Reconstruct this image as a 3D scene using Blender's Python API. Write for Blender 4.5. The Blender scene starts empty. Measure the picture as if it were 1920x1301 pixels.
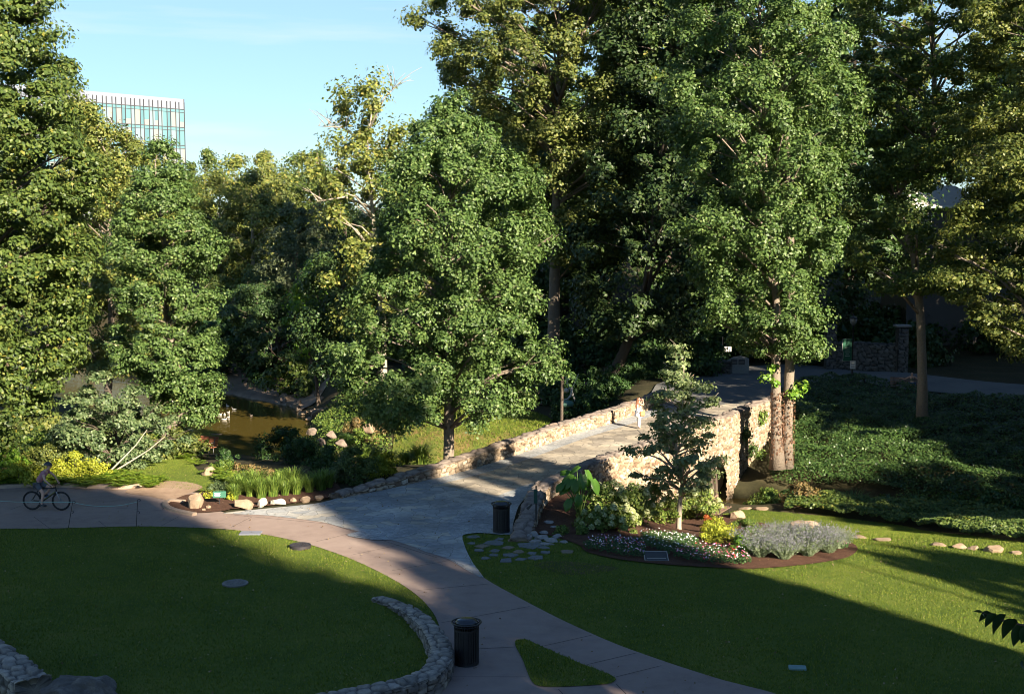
import bpy, bmesh, math, random
import numpy as np
from mathutils import Vector, Matrix, geometry
R = math.radians
sc = bpy.context.scene
col = sc.collection
rng = np.random.default_rng(7)
random.seed(7)

# ------------------------------------------------------------------ camera, sky, sun, exposure
CAM_H = 11.0
FPX = 2500.0
TH = math.atan(245.5 / FPX)
cam_d = bpy.data.cameras.new('camera')
cam_d.lens = 36.0 * FPX / 1920.0
cam_d.sensor_width = 36.0
cam_d.clip_end = 3000
cam_d.clip_start = 0.05
cam = bpy.data.objects.new('camera', cam_d)
col.objects.link(cam)
cam.location = (0, 0, CAM_H)
cam.rotation_euler = (math.pi / 2 - TH, 0, 0)
sc.camera = cam

SUN_EL = R(23)
SUN_AZ = (0.56, -0.83)                      # horizontal direction towards the sun
_n = math.hypot(*SUN_AZ); SX, SY = SUN_AZ[0] / _n, SUN_AZ[1] / _n
PX, PY = -SY, SX                            # horizontal, across the light (x>0)
world = bpy.data.worlds.new('World'); sc.world = world; world.use_nodes = True
wn = world.node_tree; wn.nodes.clear()
w_out = wn.nodes.new('ShaderNodeOutputWorld'); w_bg = wn.nodes.new('ShaderNodeBackground')
sky = wn.nodes.new('ShaderNodeTexSky'); sky.sky_type = 'NISHITA'; sky.sun_disc = False
sky.sun_elevation = SUN_EL; sky.sun_rotation = math.atan2(SX, SY)
sky.altitude = 300; sky.air_density = 1.0; sky.dust_density = 0.0; sky.ozone_density = 4.0
tc = wn.nodes.new('ShaderNodeTexCoord'); mp = wn.nodes.new('ShaderNodeMapping')
mp.inputs['Scale'].default_value = (1.6, 1.6, 16.0); mp.inputs['Rotation'].default_value = (0, R(-3), 0)
cn = wn.nodes.new('ShaderNodeTexNoise'); cn.inputs['Scale'].default_value = 2.3; cn.inputs['Detail'].default_value = 7
cr = wn.nodes.new('ShaderNodeValToRGB'); cr.color_ramp.elements[0].position = 0.56; cr.color_ramp.elements[1].position = 0.86
cr.color_ramp.elements[1].color = (0.6, 0.6, 0.6, 1)
cm = wn.nodes.new('ShaderNodeMixRGB'); cm.blend_type = 'MIX'; cm.inputs[2].default_value = (5.2, 5.4, 5.6, 1)
tint = wn.nodes.new('ShaderNodeMixRGB'); tint.blend_type = 'MULTIPLY'; tint.inputs[0].default_value = 1
tint.inputs[2].default_value = (0.62, 0.72, 0.78, 1)
L = wn.links
L.new(tc.outputs['Generated'], mp.inputs[0]); L.new(mp.outputs[0], cn.inputs['Vector']); L.new(cn.outputs['Fac'], cr.inputs[0])
air = wn.nodes.new('ShaderNodeMixRGB'); air.inputs[0].default_value = .42; air.inputs[2].default_value = (3.2, 4.5, 4.9, 1)
sxyz = wn.nodes.new('ShaderNodeSeparateXYZ'); mrg = wn.nodes.new('ShaderNodeMapRange')      # pale air low over the horizon only
mrg.inputs['From Min'].default_value = .20; mrg.inputs['From Max'].default_value = .42; mrg.inputs['To Min'].default_value = .42; mrg.inputs['To Max'].default_value = 0
L.new(tc.outputs['Generated'], sxyz.inputs[0]); L.new(sxyz.outputs[2], mrg.inputs[0]); L.new(mrg.outputs[0], air.inputs[0])
L.new(sky.outputs[0], tint.inputs[1]); L.new(tint.outputs[0], air.inputs[1]); L.new(cr.outputs[0], cm.inputs[0]); L.new(air.outputs[0], cm.inputs[1])
L.new(cm.outputs[0], w_bg.inputs[0]); L.new(w_bg.outputs[0], w_out.inputs[0])
w_bg.inputs[1].default_value = 0.056
sun_d = bpy.data.lights.new('sun', 'SUN'); sun_d.energy = 5.0; sun_d.angle = R(0.5); sun_d.color = (1.0, 0.86, 0.66)
sun = bpy.data.objects.new('sun', sun_d); col.objects.link(sun)
ldir = Vector((-SX * math.cos(SUN_EL), -SY * math.cos(SUN_EL), -math.sin(SUN_EL)))
sun.rotation_euler = ldir.to_track_quat('-Z', 'Y').to_euler()
sun.location = (40, -40, 60)
sc.view_settings.view_transform = 'Standard'; sc.view_settings.look = 'None'
sc.view_settings.exposure = 1.85; sc.view_settings.gamma = 1
sc.view_settings.use_curve_mapping = False
try:
    sc.cycles.filter_width = 0.9
    sc.cycles.max_bounces = 6; sc.cycles.transparent_max_bounces = 4; sc.cycles.transmission_bounces = 4
except Exception: pass

# ------------------------------------------------------------------ mapping helpers
CT, ST = math.cos(TH), math.sin(TH)
def ray(px, py):
    a = (px - 960) / FPX; b = (650.5 - py) / FPX
    k = CT + b * ST
    return a / k, (b * CT - ST) / k          # x and z per metre of depth
def atd(px, py, d):
    a, c = ray(px, py); return Vector((a * d, d, CAM_H + c * d))
def at(px, py, z=0.0):
    a, c = ray(px, py); d = (z - CAM_H) / c; return Vector((a * d, d, z))
def ath(px, py):                              # where the sight line meets the terrain
    a, c = ray(px, py); d = 20.0
    while d < 320:
        if CAM_H + c * d < float(terr(a * d, d)): break
        d += 0.5
    lo, hi = d - 0.5, d
    for _ in range(8):
        m = (lo + hi) / 2
        if CAM_H + c * m < float(terr(a * m, m)): hi = m
        else: lo = m
    return Vector((a * hi, hi, float(terr(a * hi, hi))))
def sstep(a, b, x):
    t = np.clip((np.asarray(x, dtype=float) - a) / (b - a), 0, 1); return t * t * (3 - 2 * t)
def vhash(ix, iy, k=0):
    h = np.sin(ix * 127.1 + iy * 311.7 + k * 74.7) * 43758.5453
    return h - np.floor(h)
def vnoise(x, y, k=0):
    x = np.asarray(x, float); y = np.asarray(y, float)
    ix, iy = np.floor(x), np.floor(y); fx, fy = x - ix, y - iy
    fx = fx * fx * (3 - 2 * fx); fy = fy * fy * (3 - 2 * fy)
    return ((vhash(ix, iy, k) * (1 - fx) + vhash(ix + 1, iy, k) * fx) * (1 - fy)
            + (vhash(ix, iy + 1, k) * (1 - fx) + vhash(ix + 1, iy + 1, k) * fx) * fy)

# ------------------------------------------------------------------ terrain height
WATER = -3.7
RIV = [(-90, 170, 8), (-62, 140, 7), (-42, 118, 6), (-28, 104, 6.6), (-23.0, 98, 6.6), (-18.3, 87, 5.0), (-14.2, 77.5, 3.2), (-7, 72.5, 2.0),
       (2, 69.5, 2.0), (10, 66.3, 2.2), (15.5, 66.0, 2.0), (21, 63.2, 1.6), (30, 59.5, 1.6), (44, 54, 2), (200, 4, 2)]
def river(x, y):                              # distance to the water's edge, side (+ = far side), x of the nearest point
    x = np.asarray(x, float); y = np.asarray(y, float)
    best = np.full(np.broadcast(x, y).shape, 1e9); side = np.zeros_like(best)
    for (x0, y0, w0), (x1, y1, w1) in zip(RIV[:-1], RIV[1:]):
        dx, dy = x1 - x0, y1 - y0; l2 = dx * dx + dy * dy
        t = np.clip(((x - x0) * dx + (y - y0) * dy) / l2, 0, 1)
        qx, qy = x0 + t * dx, y0 + t * dy
        d = np.hypot(x - qx, y - qy) - (w0 + t * (w1 - w0))
        s = dx * (y - y0) - dy * (x - x0)
        m = d < best
        best = np.where(m, d, best); side = np.where(m, s, side)
    return best, side
def terr(x, y):
    x = np.asarray(x, float); y = np.asarray(y, float)
    d, s = river(x, y)
    d = d + 0.5 * (vnoise(x * 0.7, y * 0.7, 3) - 0.5)
    rgt = sstep(2.5, 7.5, x)
    near = (1 - rgt) * (-1.9 * sstep(54, 74, y)) + rgt * (-2.2 * sstep(42, 58, y))
    near = near - 0.0
    rf = sstep(3, 9, x)
    far = (1 - rf) * (-1.5 + 0.9 * sstep(92, 104, y) * sstep(-16, -9, x) + 3.0 * sstep(112, 150, y) + 5 * sstep(150, 260, y)) \
        + rf * (0.3 + 8.0 * sstep(97, 160, y) + 2.0 * sstep(160, 260, y))
    bn = (1 - rgt) * (6.5 - 3.3 * (1 - sstep(-13, -8, x))) + rgt * 3.6
    bf = (1 - rf) * (4.0 + 10.0 * (1 - sstep(-19, -13, x))) + rf * 14.0
    farside = s > 0
    t = np.where(farside, sstep(0, 1, d / bf), sstep(0, 1, d / bn))
    t = np.where(farside & (x > 6), np.clip(d / bf, 0, 1) ** 0.75, t)
    base = np.where(farside, far, near)
    h = -4.6 + 1.0 * sstep(-.2, .9, d) + (base + 3.6) * np.where(d < 0, 0, t)
    h = np.where(d < 0, -4.6, h)
    return h

# ------------------------------------------------------------------ object helpers
def tag(o, label=None, cat=None, group=None, kind=None):
    if label: o['label'] = label
    if cat: o['category'] = cat
    if group: o['group'] = group
    if kind: o['kind'] = kind
    return o
def thing(name, label, cat, loc=(0, 0, 0), rz=0, group=None):
    o = bpy.data.objects.new(name, None); col.objects.link(o)
    o.location = loc; o.rotation_euler = (0, 0, rz); o.empty_display_size = 0.2
    return tag(o, label, cat, group)
def link(name, me, mat=None, parent=None, smooth=False):
    o = bpy.data.objects.new(name, me); col.objects.link(o)
    if mat is not None and len(me.materials) == 0:
        for m in (mat if isinstance(mat, (list, tuple)) else [mat]): me.materials.append(m)
    if parent is not None: o.parent = parent
    if smooth: me.shade_smooth()
    return o
def np_mesh(name, V, F, mi=None):
    """V (n,3); F (m,3) or (m,4) int array, or list of lists"""
    me = bpy.data.meshes.new(name)
    V = np.asarray(V, dtype=np.float32)
    if isinstance(F, np.ndarray):
        k = F.shape[1]; m = F.shape[0]
        me.vertices.add(len(V)); me.vertices.foreach_set('co', V.ravel())
        me.loops.add(m * k); me.loops.foreach_set('vertex_index', F.astype(np.int32).ravel())
        me.polygons.add(m); me.polygons.foreach_set('loop_start', np.arange(0, m * k, k, dtype=np.int32))
        try: me.polygons.foreach_set('loop_total', np.full(m, k, dtype=np.int32))
        except Exception: pass
        me.update(calc_edges=True)
    else:
        me.from_pydata(V.tolist(), [], [list(f) for f in F]); me.update()
    if mi is not None: me.polygons.foreach_set('material_index', np.asarray(mi, dtype=np.int32))
    return me
def copy_tree(o, parent=None):
    c = o.copy(); col.objects.link(c); c.parent = parent
    for ch in list(o.children): copy_tree(ch, c)
    return c
_ico = {}
def ico(sub):
    if sub not in _ico:
        bm = bmesh.new(); bmesh.ops.create_icosphere(bm, subdivisions=sub, radius=1)
        V = np.array([v.co[:] for v in bm.verts]); F = [[v.index for v in f.verts] for f in bm.faces]; bm.free()
        _ico[sub] = (V, F)
    return _ico[sub]
class MB:
    def __init__(s): s.v = []; s.f = []; s.m = []; s.n = 0
    def add(s, V, F, mi=0):
        V = [tuple(p) for p in V]
        s.v += V; s.f += [tuple(i + s.n for i in f) for f in F]; s.m += [mi] * len(F); s.n += len(V); return s
    def box(s, c, size, rz=0, mi=0, rx=0, ry=0, bev=0.0):
        hx, hy, hz = size[0] / 2, size[1] / 2, size[2] / 2
        M = Matrix.Translation(c) @ Matrix.Rotation(rz, 4, 'Z') @ Matrix.Rotation(ry, 4, 'Y') @ Matrix.Rotation(rx, 4, 'X')
        if bev <= 0:
            P = [(x, y, z) for z in (-hz, hz) for x, y in ((-hx, -hy), (hx, -hy), (hx, hy), (-hx, hy))]
            F = [(3, 2, 1, 0), (4, 5, 6, 7), (0, 1, 5, 4), (1, 2, 6, 5), (2, 3, 7, 6), (3, 0, 4, 7)]
        else:
            b = min(bev, hx * .9, hy * .9, hz * .9)
            def ring(ex, ey, z): return [(-hx + ex, -hy, z), (hx - ex, -hy, z), (hx, -hy + ey, z), (hx, hy - ey, z), (hx - ex, hy, z), (-hx + ex, hy, z), (-hx, hy - ey, z), (-hx, -hy + ey, z)]
            def inset(z): return [(x * (hx - b) / hx, y * (hy - b) / hy, z) for x, y, z in ring(b, b, z)]
            P = inset(-hz) + ring(b, b, -hz + b) + ring(b, b, hz - b) + inset(hz)
            F = [tuple(range(7, -1, -1)), tuple(range(24, 32))]
            for k in range(3):
                for i in range(8):
                    j = (i + 1) % 8; F.append((k * 8 + i, k * 8 + j, k * 8 + 8 + j, k * 8 + 8 + i))
        return s.add([tuple(M @ Vector(p)) for p in P], F, mi)
    def tube(s, pts, rad, n=8, mi=0, cap=True):
        pts = [Vector(p) for p in pts]
        if not isinstance(rad, (list, tuple)): rad = [rad] * len(pts)
        V = []; F = []; ref = Vector((0, 0, 1))
        t0 = (pts[1] - pts[0]).normalized()
        if abs(t0.dot(ref)) > .9: ref = Vector((1, 0, 0))
        u = t0.cross(ref).normalized()
        for i, p in enumerate(pts):
            if i == 0: t = pts[1] - pts[0]
            elif i == len(pts) - 1: t = pts[-1] - pts[-2]
            else: t = pts[i + 1] - pts[i - 1]
            t.normalize(); u = (u - t * u.dot(t)).normalized(); w = t.cross(u)
            for k in range(n):
                a = 2 * math.pi * k / n; V.append(p + (u * math.cos(a) + w * math.sin(a)) * rad[i])
        for i in range(len(pts) - 1):
            for k in range(n):
                j = (k + 1) % n; F.append((i * n + k, i * n + j, (i + 1) * n + j, (i + 1) * n + k))
        if cap: F.append(tuple(range(n - 1, -1, -1))); F.append(tuple(range((len(pts) - 1) * n, len(pts) * n)))
        return s.add(V, F, mi)
    def lathe(s, prof, c=(0, 0, 0), n=24, mi=0, sx=1, sy=1, cap=True):
        V = []; F = []
        for r, z in prof:
            for k in range(n):
                a = 2 * math.pi * k / n; V.append((c[0] + r * sx * math.cos(a), c[1] + r * sy * math.sin(a), c[2] + z))
        for i in range(len(prof) - 1):
            for k in range(n):
                j = (k + 1) % n; F.append((i * n + k, i * n + j, (i + 1) * n + j, (i + 1) * n + k))
        if cap: F.append(tuple(range(n - 1, -1, -1))); F.append(tuple(range((len(prof) - 1) * n, len(prof) * n)))
        return s.add(V, F, mi)
    def blob(s, c, r, sub=2, mi=0, rz=0, ry=0):
        V, F = ico(sub); M = Matrix.Translation(c) @ Matrix.Rotation(rz, 4, 'Z') @ Matrix.Rotation(ry, 4, 'Y')
        return s.add([tuple(M @ Vector((v[0] * r[0], v[1] * r[1], v[2] * r[2]))) for v in V], F, mi)
    def prism(s, poly, z0, z1, mi=0):
        n = len(poly); V = [(x, y, z0) for x, y in poly] + [(x, y, z1) for x, y in poly]
        F = [tuple(range(n - 1, -1, -1)), tuple(range(n, 2 * n))] + [(i, (i + 1) % n, n + (i + 1) % n, n + i) for i in range(n)]
        return s.add(V, F, mi)
    def mesh(s, name):
        me = bpy.data.meshes.new(name); me.from_pydata(s.v, [], s.f); me.update()
        me.polygons.foreach_set('material_index', s.m); return me
    def build(s, name, mat, parent=None, smooth=False):
        return link(name, s.mesh(name), mat, parent, smooth)

# ------------------------------------------------------------------ materials
_m = {}
def nt(name):
    m = bpy.data.materials.new(name); m.use_nodes = True; t = m.node_tree; t.nodes.clear()
    o = t.nodes.new('ShaderNodeOutputMaterial'); b = t.nodes.new('ShaderNodeBsdfPrincipled')
    t.links.new(b.outputs[0], o.inputs[0]); return m, t, b, o
def c4(c): return (c[0], c[1], c[2], 1)
def plain(name, c, rough=.6, metal=0, var=0.15, scale=8, bump=0.0, spec=0.5):
    if name in _m: return _m[name]
    m, t, b, o = nt(name)
    tx = t.nodes.new('ShaderNodeTexCoord'); nz = t.nodes.new('ShaderNodeTexNoise'); nz.inputs['Scale'].default_value = scale; nz.inputs['Detail'].default_value = 5
    t.links.new(tx.outputs['Object'], nz.inputs['Vector'])
    mx = t.nodes.new('ShaderNodeMixRGB'); mx.inputs[1].default_value = c4([k * (1 - var) for k in c]); mx.inputs[2].default_value = c4([min(1, k * (1 + var)) for k in c])
    t.links.new(nz.outputs['Fac'], mx.inputs[0]); t.links.new(mx.outputs[0], b.inputs['Base Color'])
    b.inputs['Roughness'].default_value = rough; b.inputs['Metallic'].default_value = metal
    b.inputs['Specular IOR Level'].default_value = spec
    if bump:
        bp = t.nodes.new('ShaderNodeBump'); bp.inputs['Strength'].default_value = bump; bp.inputs['Distance'].default_value = 0.05
        t.links.new(nz.outputs['Fac'], bp.inputs['Height']); t.links.new(bp.outputs[0], b.inputs['Normal'])
    _m[name] = m; return m
def leafmat(name, cols, trans=0.28, rough=0.45, spec=0.35):
    """leaf colour picked per leaf from a short ramp, some light passing through"""
    if name in _m: return _m[name]
    m, t, b, o = nt(name)
    g = t.nodes.new('ShaderNodeNewGeometry'); rp = t.nodes.new('ShaderNodeValToRGB'); e = rp.color_ramp.elements
    while len(e) < len(cols): e.new(0.5)
    for i, (p, c) in enumerate(cols): e[i].position = p; e[i].color = c4(c)
    t.links.new(g.outputs['Random Per Island'], rp.inputs[0])
    t.links.new(rp.outputs[0], b.inputs['Base Color']); b.inputs['Roughness'].default_value = rough; b.inputs['Specular IOR Level'].default_value = spec
    tr = t.nodes.new('ShaderNodeBsdfTranslucent'); ms = t.nodes.new('ShaderNodeMixShader'); ms.inputs[0].default_value = trans
    hs = t.nodes.new('ShaderNodeMixRGB'); hs.blend_type = 'MULTIPLY'; hs.inputs[0].default_value = 1; hs.inputs[2].default_value = (1.25, 1.35, 0.5, 1)
    t.links.new(rp.outputs[0], hs.inputs[1]); t.links.new(hs.outputs[0], tr.inputs[0])
    t.links.new(b.outputs[0], ms.inputs[1]); t.links.new(tr.outputs[0], ms.inputs[2]); t.links.new(ms.outputs[0], o.inputs[0])
    _m[name] = m; return m
def groundmat(name, cols, scales=(0.35, 4.0, 30.0), bump=0.5, rough=.95, dist=.03, w=(.5, .3, .2)):
    if name in _m: return _m[name]
    m, t, b, o = nt(name)
    tx = t.nodes.new('ShaderNodeTexCoord'); acc = None
    for s_, w_ in zip(scales, w):
        nz = t.nodes.new('ShaderNodeTexNoise'); nz.inputs['Scale'].default_value = s_; nz.inputs['Detail'].default_value = 6; nz.inputs['Roughness'].default_value = .6
        t.links.new(tx.outputs['Object'], nz.inputs['Vector'])
        mm = t.nodes.new('ShaderNodeMath'); mm.operation = 'MULTIPLY_ADD'; mm.inputs[1].default_value = w_
        t.links.new(nz.outputs['Fac'], mm.inputs[0])
        if acc is None: mm.inputs[2].default_value = 0
        else: t.links.new(acc.outputs[0], mm.inputs[2])
        acc = mm; last = nz
    rp = t.nodes.new('ShaderNodeValToRGB'); e = rp.color_ramp.elements
    while len(e) < len(cols): e.new(0.5)
    for i, (p, c) in enumerate(cols): e[i].position = p; e[i].color = c4(c)
    t.links.new(acc.outputs[0], rp.inputs[0]); t.links.new(rp.outputs[0], b.inputs['Base Color']); b.inputs['Roughness'].default_value = rough
    b.inputs['Specular IOR Level'].default_value = .2
    bp = t.nodes.new('ShaderNodeBump'); bp.inputs['Strength'].default_value = bump; bp.inputs['Distance'].default_value = dist
    t.links.new(last.outputs['Fac'], bp.inputs['Height']); t.links.new(bp.outputs[0], b.inputs['Normal'])
    _m[name] = m; return m
def stonemat(name, ramp, joint=(0.10, 0.085, 0.07)):
    """stone colour from the per-vertex attributes 'stone' (which stone) and 'gap' (mortar)"""
    if name in _m: return _m[name]
    m, t, b, o = nt(name)
    a = t.nodes.new('ShaderNodeAttribute'); a.attribute_name = 'stone'; g = t.nodes.new('ShaderNodeAttribute'); g.attribute_name = 'gap'
    rp = t.nodes.new('ShaderNodeValToRGB'); e = rp.color_ramp.elements
    while len(e) < len(ramp): e.new(0.5)
    for i, (p, c) in enumerate(ramp): e[i].position = p; e[i].color = c4(c)
    tx = t.nodes.new('ShaderNodeTexCoord'); nz = t.nodes.new('ShaderNodeTexNoise'); nz.inputs['Scale'].default_value = 7; nz.inputs['Detail'].default_value = 8; nz.inputs['Roughness'].default_value = .7
    t.links.new(tx.outputs['Object'], nz.inputs['Vector'])
    ov = t.nodes.new('ShaderNodeMixRGB'); ov.blend_type = 'OVERLAY'; ov.inputs[0].default_value = .75
    mx = t.nodes.new('ShaderNodeMixRGB'); mx.inputs[2].default_value = c4(joint)
    t.links.new(a.outputs['Fac'], rp.inputs[0]); t.links.new(rp.outputs[0], ov.inputs[1]); t.links.new(nz.outputs['Fac'], ov.inputs[2])
    t.links.new(ov.outputs[0], mx.inputs[1]); t.links.new(g.outputs['Fac'], mx.inputs[0]); t.links.new(mx.outputs[0], b.inputs['Base Color'])
    b.inputs['Roughness'].default_value = .9; b.inputs['Specular IOR Level'].default_value = .2
    bp = t.nodes.new('ShaderNodeBump'); bp.inputs['Strength'].default_value = .6; bp.inputs['Distance'].default_value = .04
    t.links.new(nz.outputs['Fac'], bp.inputs['Height']); t.links.new(bp.outputs[0], b.inputs['Normal'])
    _m[name] = m; return m
def flagmat(name, ramp, joint, scale=1.3, jw=.03):
    if name in _m: return _m[name]
    m, t, b, o = nt(name)
    tx = t.nodes.new('ShaderNodeTexCoord'); nz = t.nodes.new('ShaderNodeTexNoise'); nz.inputs['Scale'].default_value = 1.6; nz.inputs['Detail'].default_value = 3
    t.links.new(tx.outputs['Object'], nz.inputs['Vector'])
    va = t.nodes.new('ShaderNodeVectorMath'); va.operation = 'MULTIPLY_ADD'; va.inputs[1].default_value = (.5, .5, .0)
    t.links.new(nz.outputs['Color'], va.inputs[0]); t.links.new(tx.outputs['Object'], va.inputs[2])
    v1 = t.nodes.new('ShaderNodeTexVoronoi'); v1.voronoi_dimensions = '2D'; v1.inputs['Scale'].default_value = scale
    v2 = t.nodes.new('ShaderNodeTexVoronoi'); v2.voronoi_dimensions = '2D'; v2.feature = 'DISTANCE_TO_EDGE'; v2.inputs['Scale'].default_value = scale
    t.links.new(va.outputs[0], v1.inputs['Vector']); t.links.new(va.outputs[0], v2.inputs['Vector'])
    sp = t.nodes.new('ShaderNodeSeparateColor'); t.links.new(v1.outputs['Color'], sp.inputs[0])
    rp = t.nodes.new('ShaderNodeValToRGB'); e = rp.color_ramp.elements
    while len(e) < len(ramp): e.new(0.5)
    for i, (p, c) in enumerate(ramp): e[i].position = p; e[i].color = c4(c)
    t.links.new(sp.outputs[0], rp.inputs[0])
    n2 = t.nodes.new('ShaderNodeTexNoise'); n2.inputs['Scale'].default_value = 5; n2.inputs['Detail'].default_value = 8; n2.inputs['Roughness'].default_value = .7
    t.links.new(tx.outputs['Object'], n2.inputs['Vector'])
    n3 = t.nodes.new('ShaderNodeTexNoise'); n3.inputs['Scale'].default_value = .5; n3.inputs['Detail'].default_value = 4
    t.links.new(tx.outputs['Object'], n3.inputs['Vector'])
    ov = t.nodes.new('ShaderNodeMixRGB'); ov.blend_type = 'OVERLAY'; ov.inputs[0].default_value = .6
    ov2 = t.nodes.new('ShaderNodeMixRGB'); ov2.blend_type = 'OVERLAY'; ov2.inputs[0].default_value = .7
    t.links.new(rp.outputs[0], ov.inputs[1]); t.links.new(n2.outputs['Fac'], ov.inputs[2]); t.links.new(ov.outputs[0], ov2.inputs[1]); t.links.new(n3.outputs['Fac'], ov2.inputs[2])
    jr = t.nodes.new('ShaderNodeMapRange'); jr.inputs['From Min'].default_value = 0; jr.inputs['From Max'].default_value = jw; jr.inputs['To Min'].default_value = 1; jr.inputs['To Max'].default_value = 0
    t.links.new(v2.outputs['Distance'], jr.inputs[0])
    mx = t.nodes.new('ShaderNodeMixRGB'); mx.inputs[2].default_value = c4(joint); t.links.new(jr.outputs[0], mx.inputs[0]); t.links.new(ov2.outputs[0], mx.inputs[1])
    t.links.new(mx.outputs[0], b.inputs['Base Color']); b.inputs['Roughness'].default_value = .8; b.inputs['Specular IOR Level'].default_value = .3
    hh = t.nodes.new('ShaderNodeMath'); hh.operation = 'SUBTRACT'; t.links.new(n2.outputs['Fac'], hh.inputs[0]); t.links.new(jr.outputs[0], hh.inputs[1])
    bp = t.nodes.new('ShaderNodeBump'); bp.inputs['Strength'].default_value = .5; bp.inputs['Distance'].default_value = .02
    t.links.new(hh.outputs[0], bp.inputs['Height']); t.links.new(bp.outputs[0], b.inputs['Normal'])
    _m[name] = m; return m

GREEN = leafmat('tulip leaf', [(0, (.038, .075, .02)), (.5, (.082, .145, .038)), (.93, (.13, .195, .055)), (1, (.20, .25, .09))])
GREEN_Y = leafmat('yellowing leaf', [(0, (.08, .11, .025)), (.5, (.14, .175, .04)), (.85, (.20, .22, .05)), (1, (.30, .26, .07))])
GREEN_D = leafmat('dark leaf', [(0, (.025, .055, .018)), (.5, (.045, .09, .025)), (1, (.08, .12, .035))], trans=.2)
GREEN_O = leafmat('olive leaf', [(0, (.05, .075, .02)), (.5, (.10, .13, .03)), (1, (.19, .20, .05))])
GREEN_P = leafmat('pale leaf', [(0, (.05, .09, .035)), (.5, (.10, .15, .06)), (1, (.20, .25, .12))])
GREEN_B = leafmat('bright leaf', [(0, (.08, .18, .02)), (.5, (.14, .27, .03)), (1, (.24, .36, .05))])
GREEN_M = leafmat('maple leaf', [(0, (.04, .07, .018)), (.5, (.08, .125, .028)), (.95, (.125, .165, .035)), (1, (.26, .23, .045))])
BARK = plain('bark grey brown', (.20, .165, .13), .9, var=.4, scale=14, bump=.8, spec=.2)
BARK_D = plain('bark dark', (.10, .08, .065), .95, var=.4, scale=12, bump=.8, spec=.1)
BARK_P = plain('bark pale', (.33, .29, .23), .8, var=.3, scale=9, bump=.4, spec=.2)

# ------------------------------------------------------------------ foliage generators
def unit(a): return a / np.maximum(np.linalg.norm(a, axis=1, keepdims=True), 1e-9)
def leaf_mesh(name, P, N, S, width=.36, fold=.12, tang=None):
    n = len(P); r = rng.normal(size=(n, 3)) if tang is None else tang + rng.normal(size=(n, 3)) * .3
    N = unit(N); T = unit(r - N * np.sum(r * N, 1, keepdims=True)); B = np.cross(N, T); S = S[:, None]
    V = np.empty((n, 4, 3), dtype=np.float32)
    V[:, 0] = P - T * S * .5; V[:, 2] = P + T * S * .5
    sh = T * S * -.08
    V[:, 1] = P + B * S * width + N * S * fold + sh; V[:, 3] = P - B * S * width + N * S * fold + sh
    i = np.arange(n)[:, None] * 4
    F = np.concatenate([i + np.array([[0, 2, 1]]), i + np.array([[0, 3, 2]])], 0)
    return np_mesh(name, V.reshape(-1, 3), F)
def clump_leaves(C, Rd, per, size, axis_xy=None, flat=.75, up=.55, droop=0.0, shell=.55):
    """C clump centres, Rd radii, per leaves per clump"""
    n = len(C); idx = np.repeat(np.arange(n), per)
    m = len(idx)
    d = unit(rng.normal(size=(m, 3))); rr = rng.random(m) ** shell * (1 + .35 * rng.random(m) ** 3)
    rad = (Rd[idx] * rr)[:, None]
    off = d * rad; off[:, 2] *= flat
    if droop: off[:, 2] -= droop * (off[:, 0] ** 2 + off[:, 1] ** 2) / np.maximum(Rd[idx], .1)
    P = C[idx] + off
    N = d * .85 + rng.normal(size=(m, 3)) * .45; N[:, 2] += up
    if axis_xy is not None:
        o = P.copy(); o[:, 0] -= axis_xy[0]; o[:, 1] -= axis_xy[1]; o[:, 2] = 0; N += unit(o) * .35
    S = size * (0.55 + .9 * rng.random(m))
    return P, N, S
def crown_clumps(prof, rc, dens=1.0, inner=.25, lump=.18, seed=0, offs=None):
    """prof [(z,r)] around the local axis -> clump centres and radii"""
    g = np.random.default_rng(seed); zs = np.array([p[0] for p in prof]); rs = np.array([p[1] for p in prof])
    o = np.argsort(zs); zs, rs = zs[o], rs[o]
    zz = np.linspace(zs[0], zs[-1], 60); rz = np.interp(zz, zs, rs)
    area = np.trapezoid(2 * math.pi * rz, zz) if hasattr(np, 'trapezoid') else np.trapz(2 * math.pi * rz, zz)
    n = int(max(6, dens * 1.15 * area / (math.pi * rc * rc)))
    cdf = np.cumsum(rz + .15 * rz.max()); cdf /= cdf[-1]
    z = np.interp(g.random(n), cdf, zz); a = g.random(n) * 2 * math.pi
    r0 = np.interp(z, zs, rs)
    lm = 1 + lump * (np.sin(a * 3 + z * .9 + seed) + .7 * np.sin(a * 5 - z * 1.7 + seed * 2))
    r = np.maximum(0, r0 * lm - rc * .25) * (0.84 + .24 * g.random(n))
    ni = int(n * inner); zi = np.interp(g.random(ni), cdf, zz); ai = g.random(ni) * 2 * math.pi; ri = np.interp(zi, zs, rs) * .6 * np.sqrt(g.random(ni))
    z = np.concatenate([z, zi]); a = np.concatenate([a, ai]); r = np.concatenate([r, ri])
    C = np.stack([r * np.cos(a), r * np.sin(a), z], 1)
    if offs is not None:
        ox = np.interp(C[:, 2], [p[0] for p in offs], [p[1] for p in offs]); C[:, 0] += ox
    Rd = rc * (.5 + 1.1 * g.random(len(C)) ** 1.5)
    return C, Rd
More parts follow.
